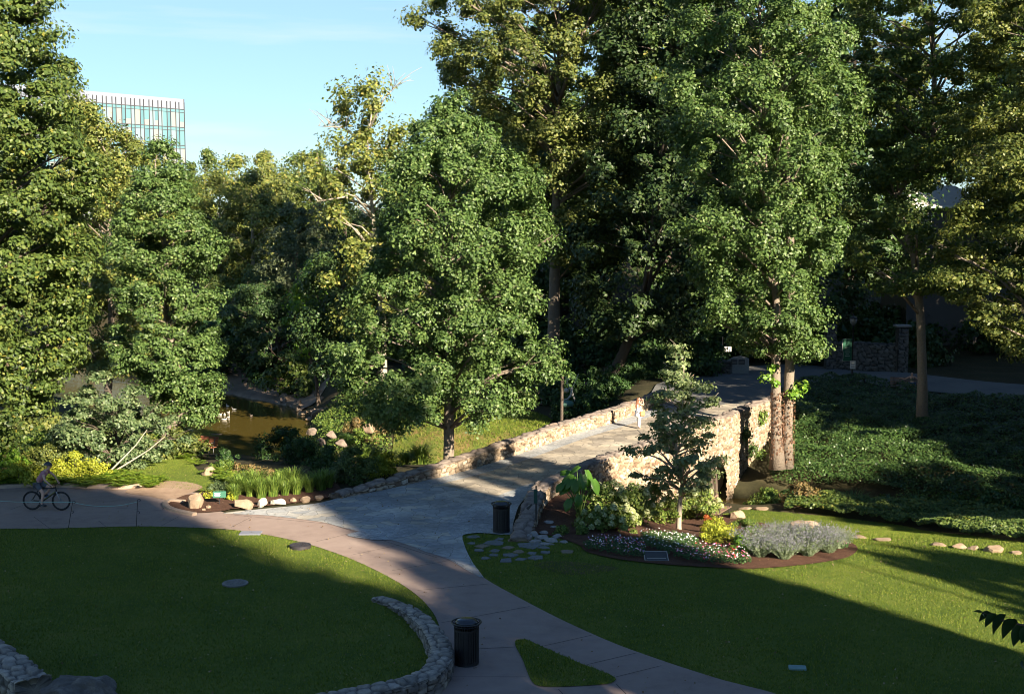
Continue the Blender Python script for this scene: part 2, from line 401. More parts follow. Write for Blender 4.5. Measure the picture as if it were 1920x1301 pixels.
def tree_mesh(prof, rc, leaf, cov=.5, dens=1.0, inner=.25, seed=0, trunk_h=None, tr=.25, limbs=40, lump=.18, flat=.75, droop=0, offs=None,
              width=.36, up=.55, trunk_pts=None, bare=None):
    C, Rd = crown_clumps(prof, rc, dens, inner, lump, seed, offs)
    per = int(max(8, cov * 4 * math.pi * rc * rc / (leaf * leaf * width)))
    P, N, S = clump_leaves(C, Rd, per, leaf, (0, 0), flat, up, droop)
    lm = leaf_mesh('foliage', P, N, S, width)
    g = random.Random(seed); top = max(p[0] for p in prof); zlo = min(p[0] for p in prof)
    tm = MB(); k = 9
    if trunk_pts is None:
        trunk_pts = []
        for i in range(k + 1):
            t = i / k; z = -0.6 + t * (top * .93 + .6)
            ox = 0 if offs is None else float(np.interp(z, [p[0] for p in offs], [p[1] for p in offs]))
            trunk_pts.append(Vector((ox + .12 * math.sin(t * 5 + seed) * t * 2, .12 * math.cos(t * 4 + seed) * t * 2, z)))
    rad = [tr * (1.35 if i == 0 else 1) * (1 - .88 * i / (len(trunk_pts) - 1)) for i in range(len(trunk_pts))]
    tm.tube(trunk_pts, rad, 12)
    def tpos(z):
        for a, b, ra in zip(trunk_pts[:-1], trunk_pts[1:], rad):
            if a.z <= z <= b.z: f = (z - a.z) / max(1e-6, b.z - a.z); return a.lerp(b, f), ra
        return trunk_pts[-1].copy(), rad[-1]
    ids = list(range(len(C))); g.shuffle(ids)
    for i in ids[:limbs]:
        c = Vector(C[i].tolist()); h = math.hypot(c.x, c.y); z0 = max(zlo * .8, c.z - h * g.uniform(.35, .8))
        b, ra = tpos(z0); mid = b.lerp(c, .5) + Vector((g.uniform(-.3, .3), g.uniform(-.3, .3), h * .10))
        r0 = min(ra * .55, .03 + .012 * h)
        tm.tube([b, mid, c], [r0, r0 * .6, r0 * .22], 5)
        for q in range(3):
            e = c + Vector((g.uniform(-1, 1), g.uniform(-1, 1), g.uniform(-.4, .9))) * rc * .9
            tm.tube([mid.lerp(c, .6), e], [r0 * .35, .008], 4)
    if bare:
        for (z0, ex, ey, ez, r0) in bare:
            b, ra = tpos(z0); e = Vector((ex, ey, ez)); mid = b.lerp(e, .5) + Vector((0, 0, .5)); tm.tube([b, mid, e], [r0, r0 * .7, r0 * .25], 6)
            for q in range(9):
                f = g.uniform(.35, 1); s0 = mid.lerp(e, (f - .5) * 2) if f > .5 else b.lerp(mid, f * 2)
                d = (e - b).normalized() * g.uniform(.3, 1.2) + Vector((g.uniform(-1, 1), g.uniform(-1, 1), g.uniform(-.2, 1))) * 1.1
                tm.tube([s0, s0 + d * .55 + Vector((0, 0, .1)), s0 + d], [r0 * .35, r0 * .2, .01], 4)
    return lm, tm.mesh('trunk')
def place_tree(name, label, loc, meshes, lmat, bmat, group=None, rz=0, cat='tree'):
    t = thing(name, label, cat, loc, rz, group)
    link('crown', meshes[0], lmat, t); link('trunk', meshes[1], bmat, t, True)
    return t
def px_tree(name, label, depth, rows, base, rc, leaf, lmat, bmat, group=None, cat='tree', zmax=None, **kw):
    """rows = [(py, xl, xr)] of the crown as seen at that depth; base = (px, ground z)"""
    bx = ray(base[0], 900)[0] * depth; gz = base[1] if base[1] is not None else float(terr(bx, depth))
    prof = []; offs = []
    for py, xl, xr in rows:
        z = atd(960, py, depth).z - gz; a0 = ray(xl, py)[0] * depth; a1 = ray(xr, py)[0] * depth
        prof.append((z, (a1 - a0) / 2)); offs.append((z, (a0 + a1) / 2 - bx))
    prof.sort(); offs.sort(); offs = [(0, 0), (max(.1, offs[0][0] * .6), offs[0][1] * .2)] + offs
    return place_tree(name, label, (bx, depth, gz), tree_mesh(prof, rc, leaf, offs=offs, **kw), lmat, bmat, group, cat=cat)

# ------------------------------------------------------------------ ground sheets
def structure(o): o['kind'] = 'structure'; return o
def smooth_poly(pts, step=.35, closed=True):
    n = len(pts); out = []
    rngi = range(n) if closed else range(n - 1)
    for i in rngi:
        if closed: p0, p1, p2, p3 = pts[i - 1], pts[i], pts[(i + 1) % n], pts[(i + 2) % n]
        else: p0, p1, p2, p3 = pts[max(0, i - 1)], pts[i], pts[i + 1], pts[min(n - 1, i + 2)]
        d = math.hypot(p2[0] - p1[0], p2[1] - p1[1]); k = max(1, min(60, int(d / step)))
        for j in range(k):
            t = j / k
            q = [0.5 * (2 * p1[a] + (p2[a] - p0[a]) * t * .8 + (2.0 * p0[a] * .8 + 3 * p2[a] * 1 - p1[a] * (5 - .4 * 1) * 1 + 0) * 0) for a in (0, 1)]
            m1 = [(p2[a] - p0[a]) * .4 for a in (0, 1)]; m2 = [(p3[a] - p1[a]) * .4 for a in (0, 1)]
            l1 = math.hypot(*m1); l2 = math.hypot(*m2)
            if l1 > d: m1 = [v * d / l1 for v in m1]
            if l2 > d: m2 = [v * d / l2 for v in m2]
            h1 = 2 * t**3 - 3 * t**2 + 1; h2 = t**3 - 2 * t**2 + t; h3 = -2 * t**3 + 3 * t**2; h4 = t**3 - t**2
            out.append([h1 * p1[a] + h2 * m1[a] + h3 * p2[a] + h4 * m2[a] for a in (0, 1)])
    if not closed: out.append([pts[-1][0], pts[-1][1]])
    return out
def inside(poly, X, Y):
    P = np.asarray(poly); r = np.zeros(X.shape, bool); n = len(P)
    for i in range(n):
        x0, y0 = P[i]; x1, y1 = P[(i + 1) % n]
        c = ((y0 > Y) != (y1 > Y)); 
        with np.errstate(divide='ignore', invalid='ignore'): xi = (x1 - x0) * (Y - y0) / (y1 - y0 + 1e-12) + x0
        r ^= c & (X < xi)
    return r
def drape(name, poly, off, mat, grid=.6, skirt=.0, jag=0.0):
    if jag:
        poly = [[p[0] + random.uniform(-jag, jag), p[1] + random.uniform(-jag, jag)] for p in poly]
    P = np.asarray(poly); x0, y0 = P.min(0); x1, y1 = P.max(0)
    gx, gy = np.meshgrid(np.arange(x0 + grid * .5, x1, grid), np.arange(y0 + grid * .5, y1, grid)); gx = gx.ravel() + .01; gy = gy.ravel() + .013
    m = inside(poly, gx, gy); pts = [Vector((float(a), float(b))) for a, b in poly] + [Vector((float(a), float(b))) for a, b in zip(gx[m], gy[m])]
    n = len(poly); vs, es, fs, *_ = geometry.delaunay_2d_cdt(pts, [(i, (i + 1) % n) for i in range(n)], [], 1, 1e-4)
    X = np.array([v[0] for v in vs]); Y = np.array([v[1] for v in vs]); Z = terr(X, Y) + off
    V = np.stack([X, Y, Z], 1); F = [list(f) for f in fs]
    me = np_mesh(name, V, F)
    if me.polygons and me.polygons[0].normal.z < 0: me.flip_normals()
    return structure(link(name, me, mat, smooth=True))
def pxp(pts, z=None): return [tuple((ath(*p) if z is None else at(p[0], p[1], z)).xy) for p in pts]

# base terrain, one sheet out to the horizon
def axis(segs):
    out = []
    for a, b, s in segs: out += list(np.arange(a, b, s))
    return np.array(out + [segs[-1][1]])
ax = axis([(-900, -120, 40), (-120, -40, 1.5), (-40, 45, .5), (45, 120, 1.5), (120, 900, 40)])
ay = axis([(-300, 0, 20), (0, 24, 2), (24, 125, .5), (125, 220, 2), (220, 1500, 40)])
GX, GY = np.meshgrid(ax, ay); GZ = terr(GX, GY) + .10 * (vnoise(GX * .8, GY * .8, 9) - .5) * sstep(0, 4, river(GX, GY)[0]) * (GY > 60)
nx = len(ax); ii = np.arange((len(ay) - 1) * nx).reshape(-1, nx)[:, :-1].ravel()
gm = groundmat('forest floor', [(.3, (.022, .022, .012)), (.5, (.045, .042, .02)), (.7, (.085, .06, .035))], bump=.8, dist=.06)
ground = structure(link('ground', np_mesh('ground', np.stack([GX.ravel(), GY.ravel(), GZ.ravel() - .02], 1), np.stack([ii, ii + 1, ii + nx + 1, ii + nx], 1)), gm, smooth=True))

# river
m, t, b, o = nt('river water')
b.inputs['Base Color'].default_value = (.08, .06, .014, 1); b.inputs['Roughness'].default_value = .07; b.inputs['IOR'].default_value = 1.33
tx = t.nodes.new('ShaderNodeTexCoord'); mpp = t.nodes.new('ShaderNodeMapping'); mpp.inputs['Scale'].default_value = (1, 1.8, 1)
nz = t.nodes.new('ShaderNodeTexNoise'); nz.inputs['Scale'].default_value = 1.7; nz.inputs['Detail'].default_value = 5; nz.inputs['Distortion'].default_value = .6
n2 = t.nodes.new('ShaderNodeTexNoise'); n2.inputs['Scale'].default_value = .12; n2.inputs['Detail'].default_value = 2
ml = t.nodes.new('ShaderNodeMath'); ml.operation = 'MULTIPLY'
bp = t.nodes.new('ShaderNodeBump'); bp.inputs['Strength'].default_value = .55; bp.inputs['Distance'].default_value = .06
t.links.new(tx.outputs['Object'], mpp.inputs[0]); t.links.new(mpp.outputs[0], nz.inputs['Vector']); t.links.new(tx.outputs['Object'], n2.inputs['Vector'])
t.links.new(nz.outputs['Fac'], ml.inputs[0]); t.links.new(n2.outputs['Fac'], ml.inputs[1]); t.links.new(ml.outputs[0], bp.inputs['Height']); t.links.new(bp.outputs[0], b.inputs['Normal'])
WATER_M = m
wx = np.arange(-95, 90, 5.0); wy = np.arange(40, 185, 5.0); WX, WY = np.meshgrid(wx, wy); k = len(wx)
ii = np.arange((len(wy) - 1) * k).reshape(-1, k)[:, :-1].ravel()
structure(link('river', np_mesh('river', np.stack([WX.ravel(), WY.ravel(), np.full(WX.size, WATER)], 1), np.stack([ii, ii + 1, ii + k + 1, ii + k], 1)), WATER_M))

GRASS = groundmat('lawn', [(.34, (.04, .075, .012)), (.46, (.085, .13, .02)), (.56, (.125, .16, .026)), (.64, (.20, .18, .05))], scales=(.45, 3.0, 38.0), bump=1.0, dist=.04, w=(.4, .25, .35))
GRASS2 = groundmat('dry lawn', [(.38, (.07, .12, .02)), (.5, (.12, .14, .03)), (.58, (.22, .15, .06)), (.66, (.28, .18, .09))], scales=(.5, 3.0, 38.0), bump=1.0, dist=.04, w=(.5, .25, .25))
CONC = groundmat('pinkish concrete', [(.32, (.17, .13, .11)), (.45, (.27, .205, .175)), (.58, (.31, .24, .205)), (.7, (.37, .29, .245))], scales=(.35, 2.2, 50), bump=.25, dist=.01, rough=.85, w=(.5, .3, .2))
GROOVE = plain('dark joint groove', (.05, .042, .04), .95)  # dark colour of the joint lines in the concrete
FLAG = flagmat('blue grey flagstone', [(0, (.25, .265, .275)), (.5, (.32, .325, .32)), (.85, (.37, .36, .33)), (1, (.42, .38, .31))], (.13, .13, .13), scale=1.7, jw=.028)
FLAG_B = flagmat('tan flagstone', [(0, (.25, .22, .18)), (.5, (.36, .32, .26)), (1, (.44, .38, .29))], (.13, .115, .10), scale=1.7, jw=.035)
COBB = flagmat('grey cobble strip', [(0, (.26, .28, .30)), (1, (.38, .39, .39))], (.17, .17, .17), scale=7, jw=.07)
DIRT = groundmat('bare earth', [(.3, (.20, .13, .085)), (.5, (.33, .23, .16)), (.7, (.45, .33, .24))], scales=(.6, 4, 40), bump=.7)
MULCH = groundmat('bark mulch', [(.3, (.035, .018, .012)), (.5, (.10, .05, .032)), (.7, (.20, .11, .075))], scales=(1.5, 9, 45), bump=1.0, dist=.06, w=(.2, .3, .5))
ROCKM = groundmat('river rock', [(.3, (.12, .09, .07)), (.5, (.27, .20, .145)), (.7, (.38, .29, .21))], scales=(.25, 1.6, 14), bump=.9, dist=.08)

lawn_left_px = [(-900, 990), (-300, 1000), (-20, 993), (100, 992), (250, 988), (350, 990), (440, 995), (520, 1008), (580, 1022), (640, 1042), (700, 1068), (750, 1095), (785, 1120), (812, 1150),
                (825, 1180), (835, 1230), (836, 1268), (815, 1296), (770, 1320), (700, 1345), (600, 1380), (300, 1500), (-900, 1700)]
lawn_left = smooth_poly(pxp(lawn_left_px, 0)); drape('lawn', lawn_left, .02, GRASS)
lawn_right_px = [(868, 1001), (872, 1030), (885, 1056), (905, 1084), (960, 1115), (1050, 1162), (1150, 1207), (1250, 1243), (1350, 1275), (1450, 1301), (1560, 1340), (1800, 1420), (2600, 1600),
                 (2900, 1100), (2300, 1046), (1920, 1017), (1800, 1004), (1700, 988), (1600, 974), (1500, 964), (1430, 958), (1385, 957), (1330, 975), (1240, 990), (1150, 990), (1060, 985), (985, 1003), (930, 1003)]
lawn_right = smooth_poly(pxp(lawn_right_px)); drape('lawn', lawn_right, .02, GRASS)
tri_px = [(968, 1202), (985, 1201), (1010, 1212), (1080, 1243), (1145, 1268), (1155, 1277), (1140, 1285), (1060, 1290), (1010, 1289), (995, 1277), (980, 1240), (966, 1212)]
tri = smooth_poly(pxp(tri_px, 0), .15); drape('lawn', tri, .052, GRASS, .3)
lawn_far_px = [(215, 850), (260, 846), (330, 845), (352, 858), (368, 880), (395, 893), (440, 905), (500, 912), (620, 912), (600, 925), (470, 925), (400, 922), (330, 918), (270, 915), (215, 900), (190, 870)]
lawn_far = smooth_poly(pxp(lawn_far_px)); drape('lawn', lawn_far, .03, GRASS)
lawn_back_px = [(735, 806), (770, 772), (850, 764), (985, 770), (1035, 790), (990, 812), (900, 838), (800, 832), (738, 830)]
def at_far(px, py, z): return tuple(at(px, py, z).xy)
lawn_back = smooth_poly([at_far(px, py, -1.5) for px, py in lawn_back_px]); drape('lawn', lawn_back, .04, GRASS2)

conc_px = [(-900, 908), (-200, 912), (0, 914), (60, 912), (130, 912), (250, 914), (340, 922), (400, 930), (420, 962), (560, 966), (700, 985), (840, 1030), (905, 1083), (960, 1115), (1050, 1162), (1150, 1207), (1250, 1243), (1350, 1275),
           (1450, 1301), (1560, 1340), (1800, 1420), (2600, 1600), (2000, 2300), (700, 2300), (700, 1345), (770, 1320), (815, 1296), (836, 1268), (835, 1230), (825, 1180), (812, 1150), (785, 1120), (750, 1095), (700, 1068), (640, 1042), (580, 1022),
           (520, 1008), (440, 995), (350, 990), (250, 988), (100, 992), (-20, 993), (-300, 1000), (-900, 990)]
conc = smooth_poly(pxp(conc_px, 0)); drape('concrete_path', conc, .035, CONC, 1.0)
dirt_px = [(235, 925), (260, 910), (300, 903), (350, 905), (380, 915), (345, 930), (318, 940), (280, 932)]
drape('bare_earth', smooth_poly(pxp(dirt_px, 0), .25), .045, DIRT, .5)
drape('bare_earth', smooth_poly(pxp([(190, 858), (230, 850), (300, 850), (318, 858), (290, 862), (220, 864)]), .3), .06, DIRT, .5)
drape('bare_earth', smooth_poly(pxp([(1000, 1060), (1040, 1052), (1110, 1058), (1160, 1066), (1120, 1075), (1060, 1078)]), .25), .024, groundmat('worn lawn', [(.35, (.05, .08, .02)), (.5, (.09, .09, .03)), (.68, (.20, .13, .08))], scales=(1.2, 5, 40), bump=.8), .5)
apron_px = [(418, 964), (500, 968), (600, 980), (640, 990), (700, 1005), (760, 1022), (800, 1037), (840, 1050), (880, 1074), (907, 1086), (886, 1056), (873, 1030), (868, 1004), (900, 1001), (957, 1004),
            (962, 985), (973, 950), (1010, 915), (1090, 880), (1000, 835), (905, 872), (800, 902), (700, 921), (640, 934), (590, 946), (500, 955)]
apron = smooth_poly(pxp(apron_px, 0), .3); drape('flagstone_pavement', apron, .047, FLAG, 1.0)
strip_px = [(815, 1040), (812, 1015), (830, 985), (870, 950), (930, 925), (1000, 905), (1010, 912), (975, 950), (962, 985), (956, 1003), (900, 1001), (868, 1003), (860, 1025)]
drape('cobble_strip', smooth_poly(pxp([(872, 1004), (850, 1012), (838, 985), (880, 955), (950, 925), (1000, 908), (973, 950), (962, 985), (957, 1003), (900, 1001)], 0), .25), .055, COBB, 1.0)
drape('cobble_strip', smooth_poly(pxp([(650, 1005), (690, 995), (760, 985), (784, 992), (770, 1006), (720, 1015), (680, 1012)], 0), .25), .055, COBB, 1.0)
# joints sawn across the concrete
jm = MB()
for a, b_ in [((658, 1040), (758, 1019)), ((735, 1069), (843, 1050)), ((783, 1106), (916, 1094)), ((826, 1167), (993, 1136)), ((1020, 1210), (1109, 1190)), ((841, 1218), (966, 1212)), ((841, 1268), (987, 1268)),
             ((1101, 1245), (1194, 1223)), ((1155, 1268), (1240, 1247)), ((1155, 1281), (1178, 1304)), ((1047, 1291), (1059, 1304)), ((592, 1015), (654, 1000)), ((303, 985), (335, 968)), ((185, 976), (200, 988)),
             ((63, 968), (93, 990)), ((433, 988), (473, 968)), ((20, 955), (60, 940)), ((135, 947), (240, 953)), ((240, 953), (310, 957)), ((440, 965), (620, 982)), ((620, 982), (820, 1045))]:
    A = at(a[0], a[1], .04); B = at(b_[0], b_[1], .04); d = (B - A).normalized(); n_ = Vector((-d.y, d.x, 0)) * .009
    jm.add([A - n_, B - n_, B + n_, A + n_], [(0, 1, 2, 3)])
structure(jm.build('concrete_path', GROOVE)); 
# far road beyond the bridge, the deck carries on into it
road_px = [(1400, 742), (1440, 746), (1500, 724), (1580, 713), (1700, 731), (1920, 750), (2500, 800), (2500, 742), (1920, 722), (1700, 700), (1600, 696), (1500, 684), (1405, 688), (1330, 700), (1235, 720), (1225, 742), (1300, 760)]
ROAD = groundmat('grey road', [(.3, (.10, .105, .11)), (.5, (.15, .15, .145)), (.7, (.19, .185, .17))], scales=(.3, 2, 40), bump=.3, dist=.01)
road = smooth_poly([tuple(at(px, py, .3).xy) for px, py in road_px], .5)
def flat_sheet(name, poly, zfn, mat, grid=1.0):
    o = drape(name, poly, 0, mat, grid)
    co = np.empty(len(o.data.vertices) * 3, dtype=np.float32); o.data.vertices.foreach_get('co', co); co = co.reshape(-1, 3)
    co[:, 2] = zfn(co[:, 0], co[:, 1]); o.data.vertices.foreach_set('co', co.ravel()); o.data.update(); return o
flat_sheet('road', road, lambda x, y: np.maximum(terr(x, y) + .05, .065 + .27 * sstep(78, 90, y)), ROAD)
drape('path', smooth_poly([tuple(at(px, py, -1.2).xy) for px, py in [(960, 745), (1000, 752), (1060, 750), (1120, 735), (1200, 705), (1240, 690), (1200, 680), (1120, 690), (1040, 715), (960, 730)]], .5), .08, DIRT)
# rock shelf at the head of the pool
drape('rock_shelf', smooth_poly([tuple(at(px, py, -2.6).xy) for px, py in [(395, 745), (440, 738), (500, 741), (535, 748), (600, 740), (640, 715), (620, 680), (560, 665), (500, 662), (430, 640), (380, 640), (380, 700)]], .5), .09, ROCKM, .5)

# ------------------------------------------------------------------ stone walls
def voro(u, v, seed=0):
    iu, iv = np.floor(u), np.floor(v); f1 = np.full(u.shape, 9.0); f2 = f1.copy(); cid = np.zeros_like(f1)
    for du in (-1, 0, 1):
        for dv in (-1, 0, 1):
            cu, cv = iu + du, iv + dv
            px = cu + .5 + (vhash(cu, cv, seed) - .5) * .8 + .5 * (cv % 2); py = cv + .5 + (vhash(cu, cv, seed + 1) - .5) * .7
            d = np.maximum(np.abs(u - px) * 1.0, np.abs(v - py) * 1.0) * .6 + np.hypot(u - px, v - py) * .4
            h = vhash(cu, cv, seed + 2); m = d < f1
            f2 = np.where(m, f1, np.minimum(f2, d)); cid = np.where(m, h, cid); f1 = np.where(m, d, f1)
    return f1, f2, cid
def resample(pts, vals, step):
    P = np.array([[p[0], p[1]] for p in pts], float); s = np.concatenate([[0], np.cumsum(np.hypot(*np.diff(P, axis=0).T))])
    n = max(2, int(s[-1] / step)); S = np.linspace(0, s[-1], n + 1)
    return S, np.interp(S, s, P[:, 0]), np.interp(S, s, P[:, 1]), [np.interp(S, s, v) for v in vals]
def stone_wall(name, pts, zt, zl, zr, thick, mat, parent=None, res=.06, cell=(.34, .18), tcell=(.55, .5), relief=.085, arch=None, seed=0, wob=.03):
    pts = smooth_poly(pts, .4, False) if len(pts) > 2 else pts
    # z lists are given along the unsmoothed path by fraction
    S, X, Y, _ = resample(pts, [], res); n = len(S)
    fz = lambda v: np.interp(S / S[-1], np.linspace(0, 1, len(v)), v) if isinstance(v, (list, tuple)) else np.full(n, float(v))
    ZT, ZL, ZR = fz(zt), fz(zl), fz(zr); TH_ = fz(thick)
    ZT = ZT + (vnoise(S * 1.7, S * 0, seed) - .5) * wob * 2
    tx_ = np.gradient(X, S); ty_ = np.gradient(Y, S); l = np.hypot(tx_, ty_); NX, NY = ty_ / l, -tx_ / l     # to the right of the direction of travel
    nl = max(2, int((ZT - ZL).max() / res)); nt_ = max(3, int(TH_.max() / res)); nr = max(2, int((ZT - ZR).max() / res))
    rows = [('l', i / nl) for i in range(nl)] + [('t', i / nt_) for i in range(nt_ + 1)] + [('r', (i + 1) / nr) for i in range(nr)]
    V = []; ST_ = []; GP = []
    for kind, f in rows:
        if kind == 'l': off = -TH_ / 2; z = ZL + (ZT - ZL) * f; nn = (-1, 0); tt = -(ZT - z); cu, cv = cell
        elif kind == 't':
            off = -TH_ / 2 + TH_ * f; z = ZT + .02 * math.sin(math.pi * f); nn = (0, 1); tt = TH_ * f; cu, cv = tcell
            if f == 0: nn = (-.7, .7)
            if f == 1: nn = (.7, .7)
        else: off = TH_ / 2; z = ZT - (ZT - ZR) * f; nn = (1, 0); tt = (ZT - z); cu, cv = cell
        tc_ = {'l': 11.3, 't': 0, 'r': 40.7}[kind]
        w1 = .25 * (vnoise(S * 2.5, tt * 2.5 + tc_, seed + 5) - .5)
        f1, f2, cid = voro((S / cu) + w1 + tc_, (tt / cv) + w1 * 1.2 + tc_, seed)
        g = 1 - sstep(.0, .22, f2 - f1); g = np.asarray(g)
        rough = (vnoise(S * 9, tt * 9 + tc_, seed + 3) - .5) * .5 + (vnoise(S * 22, tt * 22 + tc_, seed + 4) - .5) * .4
        h = relief * (1 - g) * (.5 + .9 * vhash(np.floor(cid * 997), np.floor(cid * 131), 1)) + relief * .5 * rough
        V.append(np.stack([X + NX * (off + nn[0] * h), Y + NY * (off + nn[0] * h), z + nn[1] * h], 1))
        ST_.append(cid * (.3 if kind == 't' else .7) + (0 if kind == 't' else .3)); GP.append(g * (.95 if kind != 't' else .7))
    V = np.concatenate(V); ST_ = np.concatenate(ST_); GP = np.concatenate(GP); R_ = len(rows)
    ii = (np.arange(R_ - 1)[:, None] * n + np.arange(n - 1)[None, :]).ravel()
    F = np.stack([ii, ii + 1, ii + n + 1, ii + n], 1)
    if arch:
        s0, w_, zt_, zs_ = arch; row = ii // n; cx_ = S[ii % n]; z_ = V[ii, 2]; dd = np.abs(cx_ - s0) / w_
        cut = (row >= nl + nt_) & (dd < 1) & (z_ < zs_ + (zt_ - zs_) * np.sqrt(np.clip(1 - dd * dd, 0, 1)))
        F = F[~cut]
    caps = []
    for c in (0, n - 1):
        b0 = len(V); cpos = V[[r * n + c for r in range(R_)]]; V = np.concatenate([V, cpos.mean(0, keepdims=True)]); ST_ = np.append(ST_, .6); GP = np.append(GP, 0)
        for r in range(R_ - 1): caps.append((r * n + c, (r + 1) * n + c, b0) if c else ((r + 1) * n + c, r * n + c, b0))
        caps.append(((R_ - 1) * n + c, c, b0) if c else (c, (R_ - 1) * n + c, b0))
    me = np_mesh(name, V, [list(f) for f in F] + [list(f) for f in caps])
    a = me.attributes.new('stone', 'FLOAT', 'POINT'); a.data.foreach_set('value', ST_.astype(np.float32))
    a = me.attributes.new('gap', 'FLOAT', 'POINT'); a.data.foreach_set('value', GP.astype(np.float32))
    return link(name, me, mat, parent, True), (S, X, Y, NX, NY)
TAN = [(0, (0.218, 0.179, 0.154)), (0.28, (0.273, 0.226, 0.193)), (0.32, (0.186, 0.122, 0.081)), (0.45, (0.328, 0.243, 0.16)), (0.6, (0.437, 0.359, 0.266)), (0.75, (0.24, 0.174, 0.12)), (0.88, (0.371, 0.289, 0.2)), (1, (0.502, 0.44, 0.36))]
WALLM = stonemat('tan fieldstone', TAN, (.055, .04, .028))
GREYW = stonemat('grey fieldstone', [(0, (.22, .20, .17)), (.28, (.36, .32, .27)), (.32, (.10, .095, .09)), (.6, (.26, .235, .20)), (.8, (.16, .15, .145)), (1, (.38, .34, .28))], (.035, .03, .028))

bridge = thing('stone_bridge', 'long tan fieldstone footbridge with low parapets crossing the river', 'bridge', (0, 0, 0))
inL = pxp([(640, 934), (657, 929), (700, 921), (767, 907), (850, 888), (923, 867), (983, 847), (1067, 817), (1147, 793), (1210, 770), (1255, 752)], .05)
PH = .66
topR = pxp([(962, 990), (973, 950), (1000, 907), (1043, 888), (1073, 875), (1140, 851), (1207, 830), (1298, 797), (1364, 773), (1415, 754), (1446, 743)], PH)
topR[0] = tuple(at(957, 1003, .25).xy); topR[1] = tuple(at(973, 958, .5).xy)
def offset(pts, d):
    out = []
    for i, p in enumerate(pts):
        a = pts[max(0, i - 1)]; c = pts[min(len(pts) - 1, i + 1)]; dx, dy = c[0] - a[0], c[1] - a[1]; l = math.hypot(dx, dy)
        out.append((p[0] + dy / l * d, p[1] - dx / l * d))
    return out
cL = offset(inL, -.27); cR = offset(topR, .30)
stone_wall('parapet', cL, [.12, .35, .55, PH, PH, PH, PH, PH, PH, PH], [-.6, -1.5, -3, -4.6, -4.6, -4.6, -4.6, -3, -1, -1], 0.0, .54, WALLM, bridge, seed=1)
# right parapet continues down as the spandrel wall; one arch opening over the water
S, X, Y, _v = resample(smooth_poly(cR, .4, False), [], .06)
tgt = atd(1343, 905, 67.5); arch_i = int(np.argmin(np.hypot(X / Y - tgt.x / tgt.y, 0 * X) + (Y < 50) * 9))
s_arch = S[arch_i] - 1.1
o_, (S, X, Y, NX, NY) = stone_wall('parapet', cR, [.06, .36, .58] + [PH] * 8, .0, [-.3, -.9, -1.6, -3, -4.6, -4.7, -4.7, -4.7, -4.7, -4.7, -4.7], .56, WALLM, bridge, seed=4, arch=(s_arch, 1.7, -1.45, -2.6))
# deck
inL2 = offset(inL, -.2); dk = smooth_poly(inL2, .6, False); dr = smooth_poly(offset(topR, .2), .6, False)
def deck_strip(name, A, B, mat, z):
    n = 60; SA = resample(A, [], .01); SB = resample(B, [], .01)
    ia = np.linspace(0, len(SA[0]) - 1, n).astype(int); ib = np.linspace(0, len(SB[0]) - 1, n).astype(int); V = []
    for a, b_ in zip(ia, ib):
        for q in range(7): t_ = q / 6; V.append((SA[1][a] * (1 - t_) + SB[1][b_] * t_, SA[2][a] * (1 - t_) + SB[2][b_] * t_, z))
    F = [[i * 7 + q, i * 7 + q + 1, (i + 1) * 7 + q + 1, (i + 1) * 7 + q] for i in range(n - 1) for q in range(6)]
    return link(name, np_mesh(name, V, F), mat, bridge)
A_ = [p for p in dk if p[1] > 54.5]; B_ = [p for p in dr if p[1] > 50.2]
deck_strip('deck', A_ + pxp([(1330, 712)], .1), B_ + pxp([(1455, 738)], .1), FLAG_B, .053)
# thick slab below the deck so light cannot leak under it
sl = MB()
for i in range(len(A_) - 1): pass
deck_strip('deck_slab', A_ , B_, plain('deck underside', (.3, .26, .2), .9), -.35)
# edge bands of small setts beside each parapet
def band(pts, d0, d1, z, mat, name='edge_band'):
    A = smooth_poly(offset(pts, d0), .5, False); B = smooth_poly(offset(pts, d1), .5, False)
    n = min(len(A), len(B)); V = []; F = []
    for i in range(n): V += [(A[i][0], A[i][1], z), (B[i][0], B[i][1], z)]
    F = [(2 * i, 2 * i + 1, 2 * i + 3, 2 * i + 2) for i in range(n - 1)]
    return link(name, np_mesh(name, V, [list(f) for f in F]), mat, bridge)
band(inL[3:], -.05, 1.0, .059, COBB)
# arch: jambs, back wall of pale concrete and the dark ribs standing in the opening
def wp(i, off, z): return Vector((X[i] + NX[i] * off, Y[i] + NY[i] * off, z))
i0 = int(np.argmin(abs(S - (s_arch - 1.75)))); i1 = int(np.argmin(abs(S - (s_arch + 1.75))))
ab = MB(); ab.add([wp(i0 - 30, -.3, -5), wp(i1 + 20, -.3, -5), wp(i1 + 20, -.3, -.4), wp(i0 - 30, -.3, -.4)], [(0, 1, 2, 3)])
ab.build('arch_back', plain('pale concrete', (.36, .33, .28), .9), bridge)
ribm = plain('dark weathered rib', (.075, .055, .04), .9)
for q in range(5):
    ii_ = int(i0 + (i1 - i0) * (q + .6) / 5.4); rb = MB()
    pts = [wp(ii_, -.04 - .15 * (z_ / 2.6) ** 2, -4.2 + z_) for z_ in (0, .6, 1.2, 1.8, 2.3, 2.6)]
    rb.tube(pts, .12, 6); rb.build('rib', ribm, bridge)

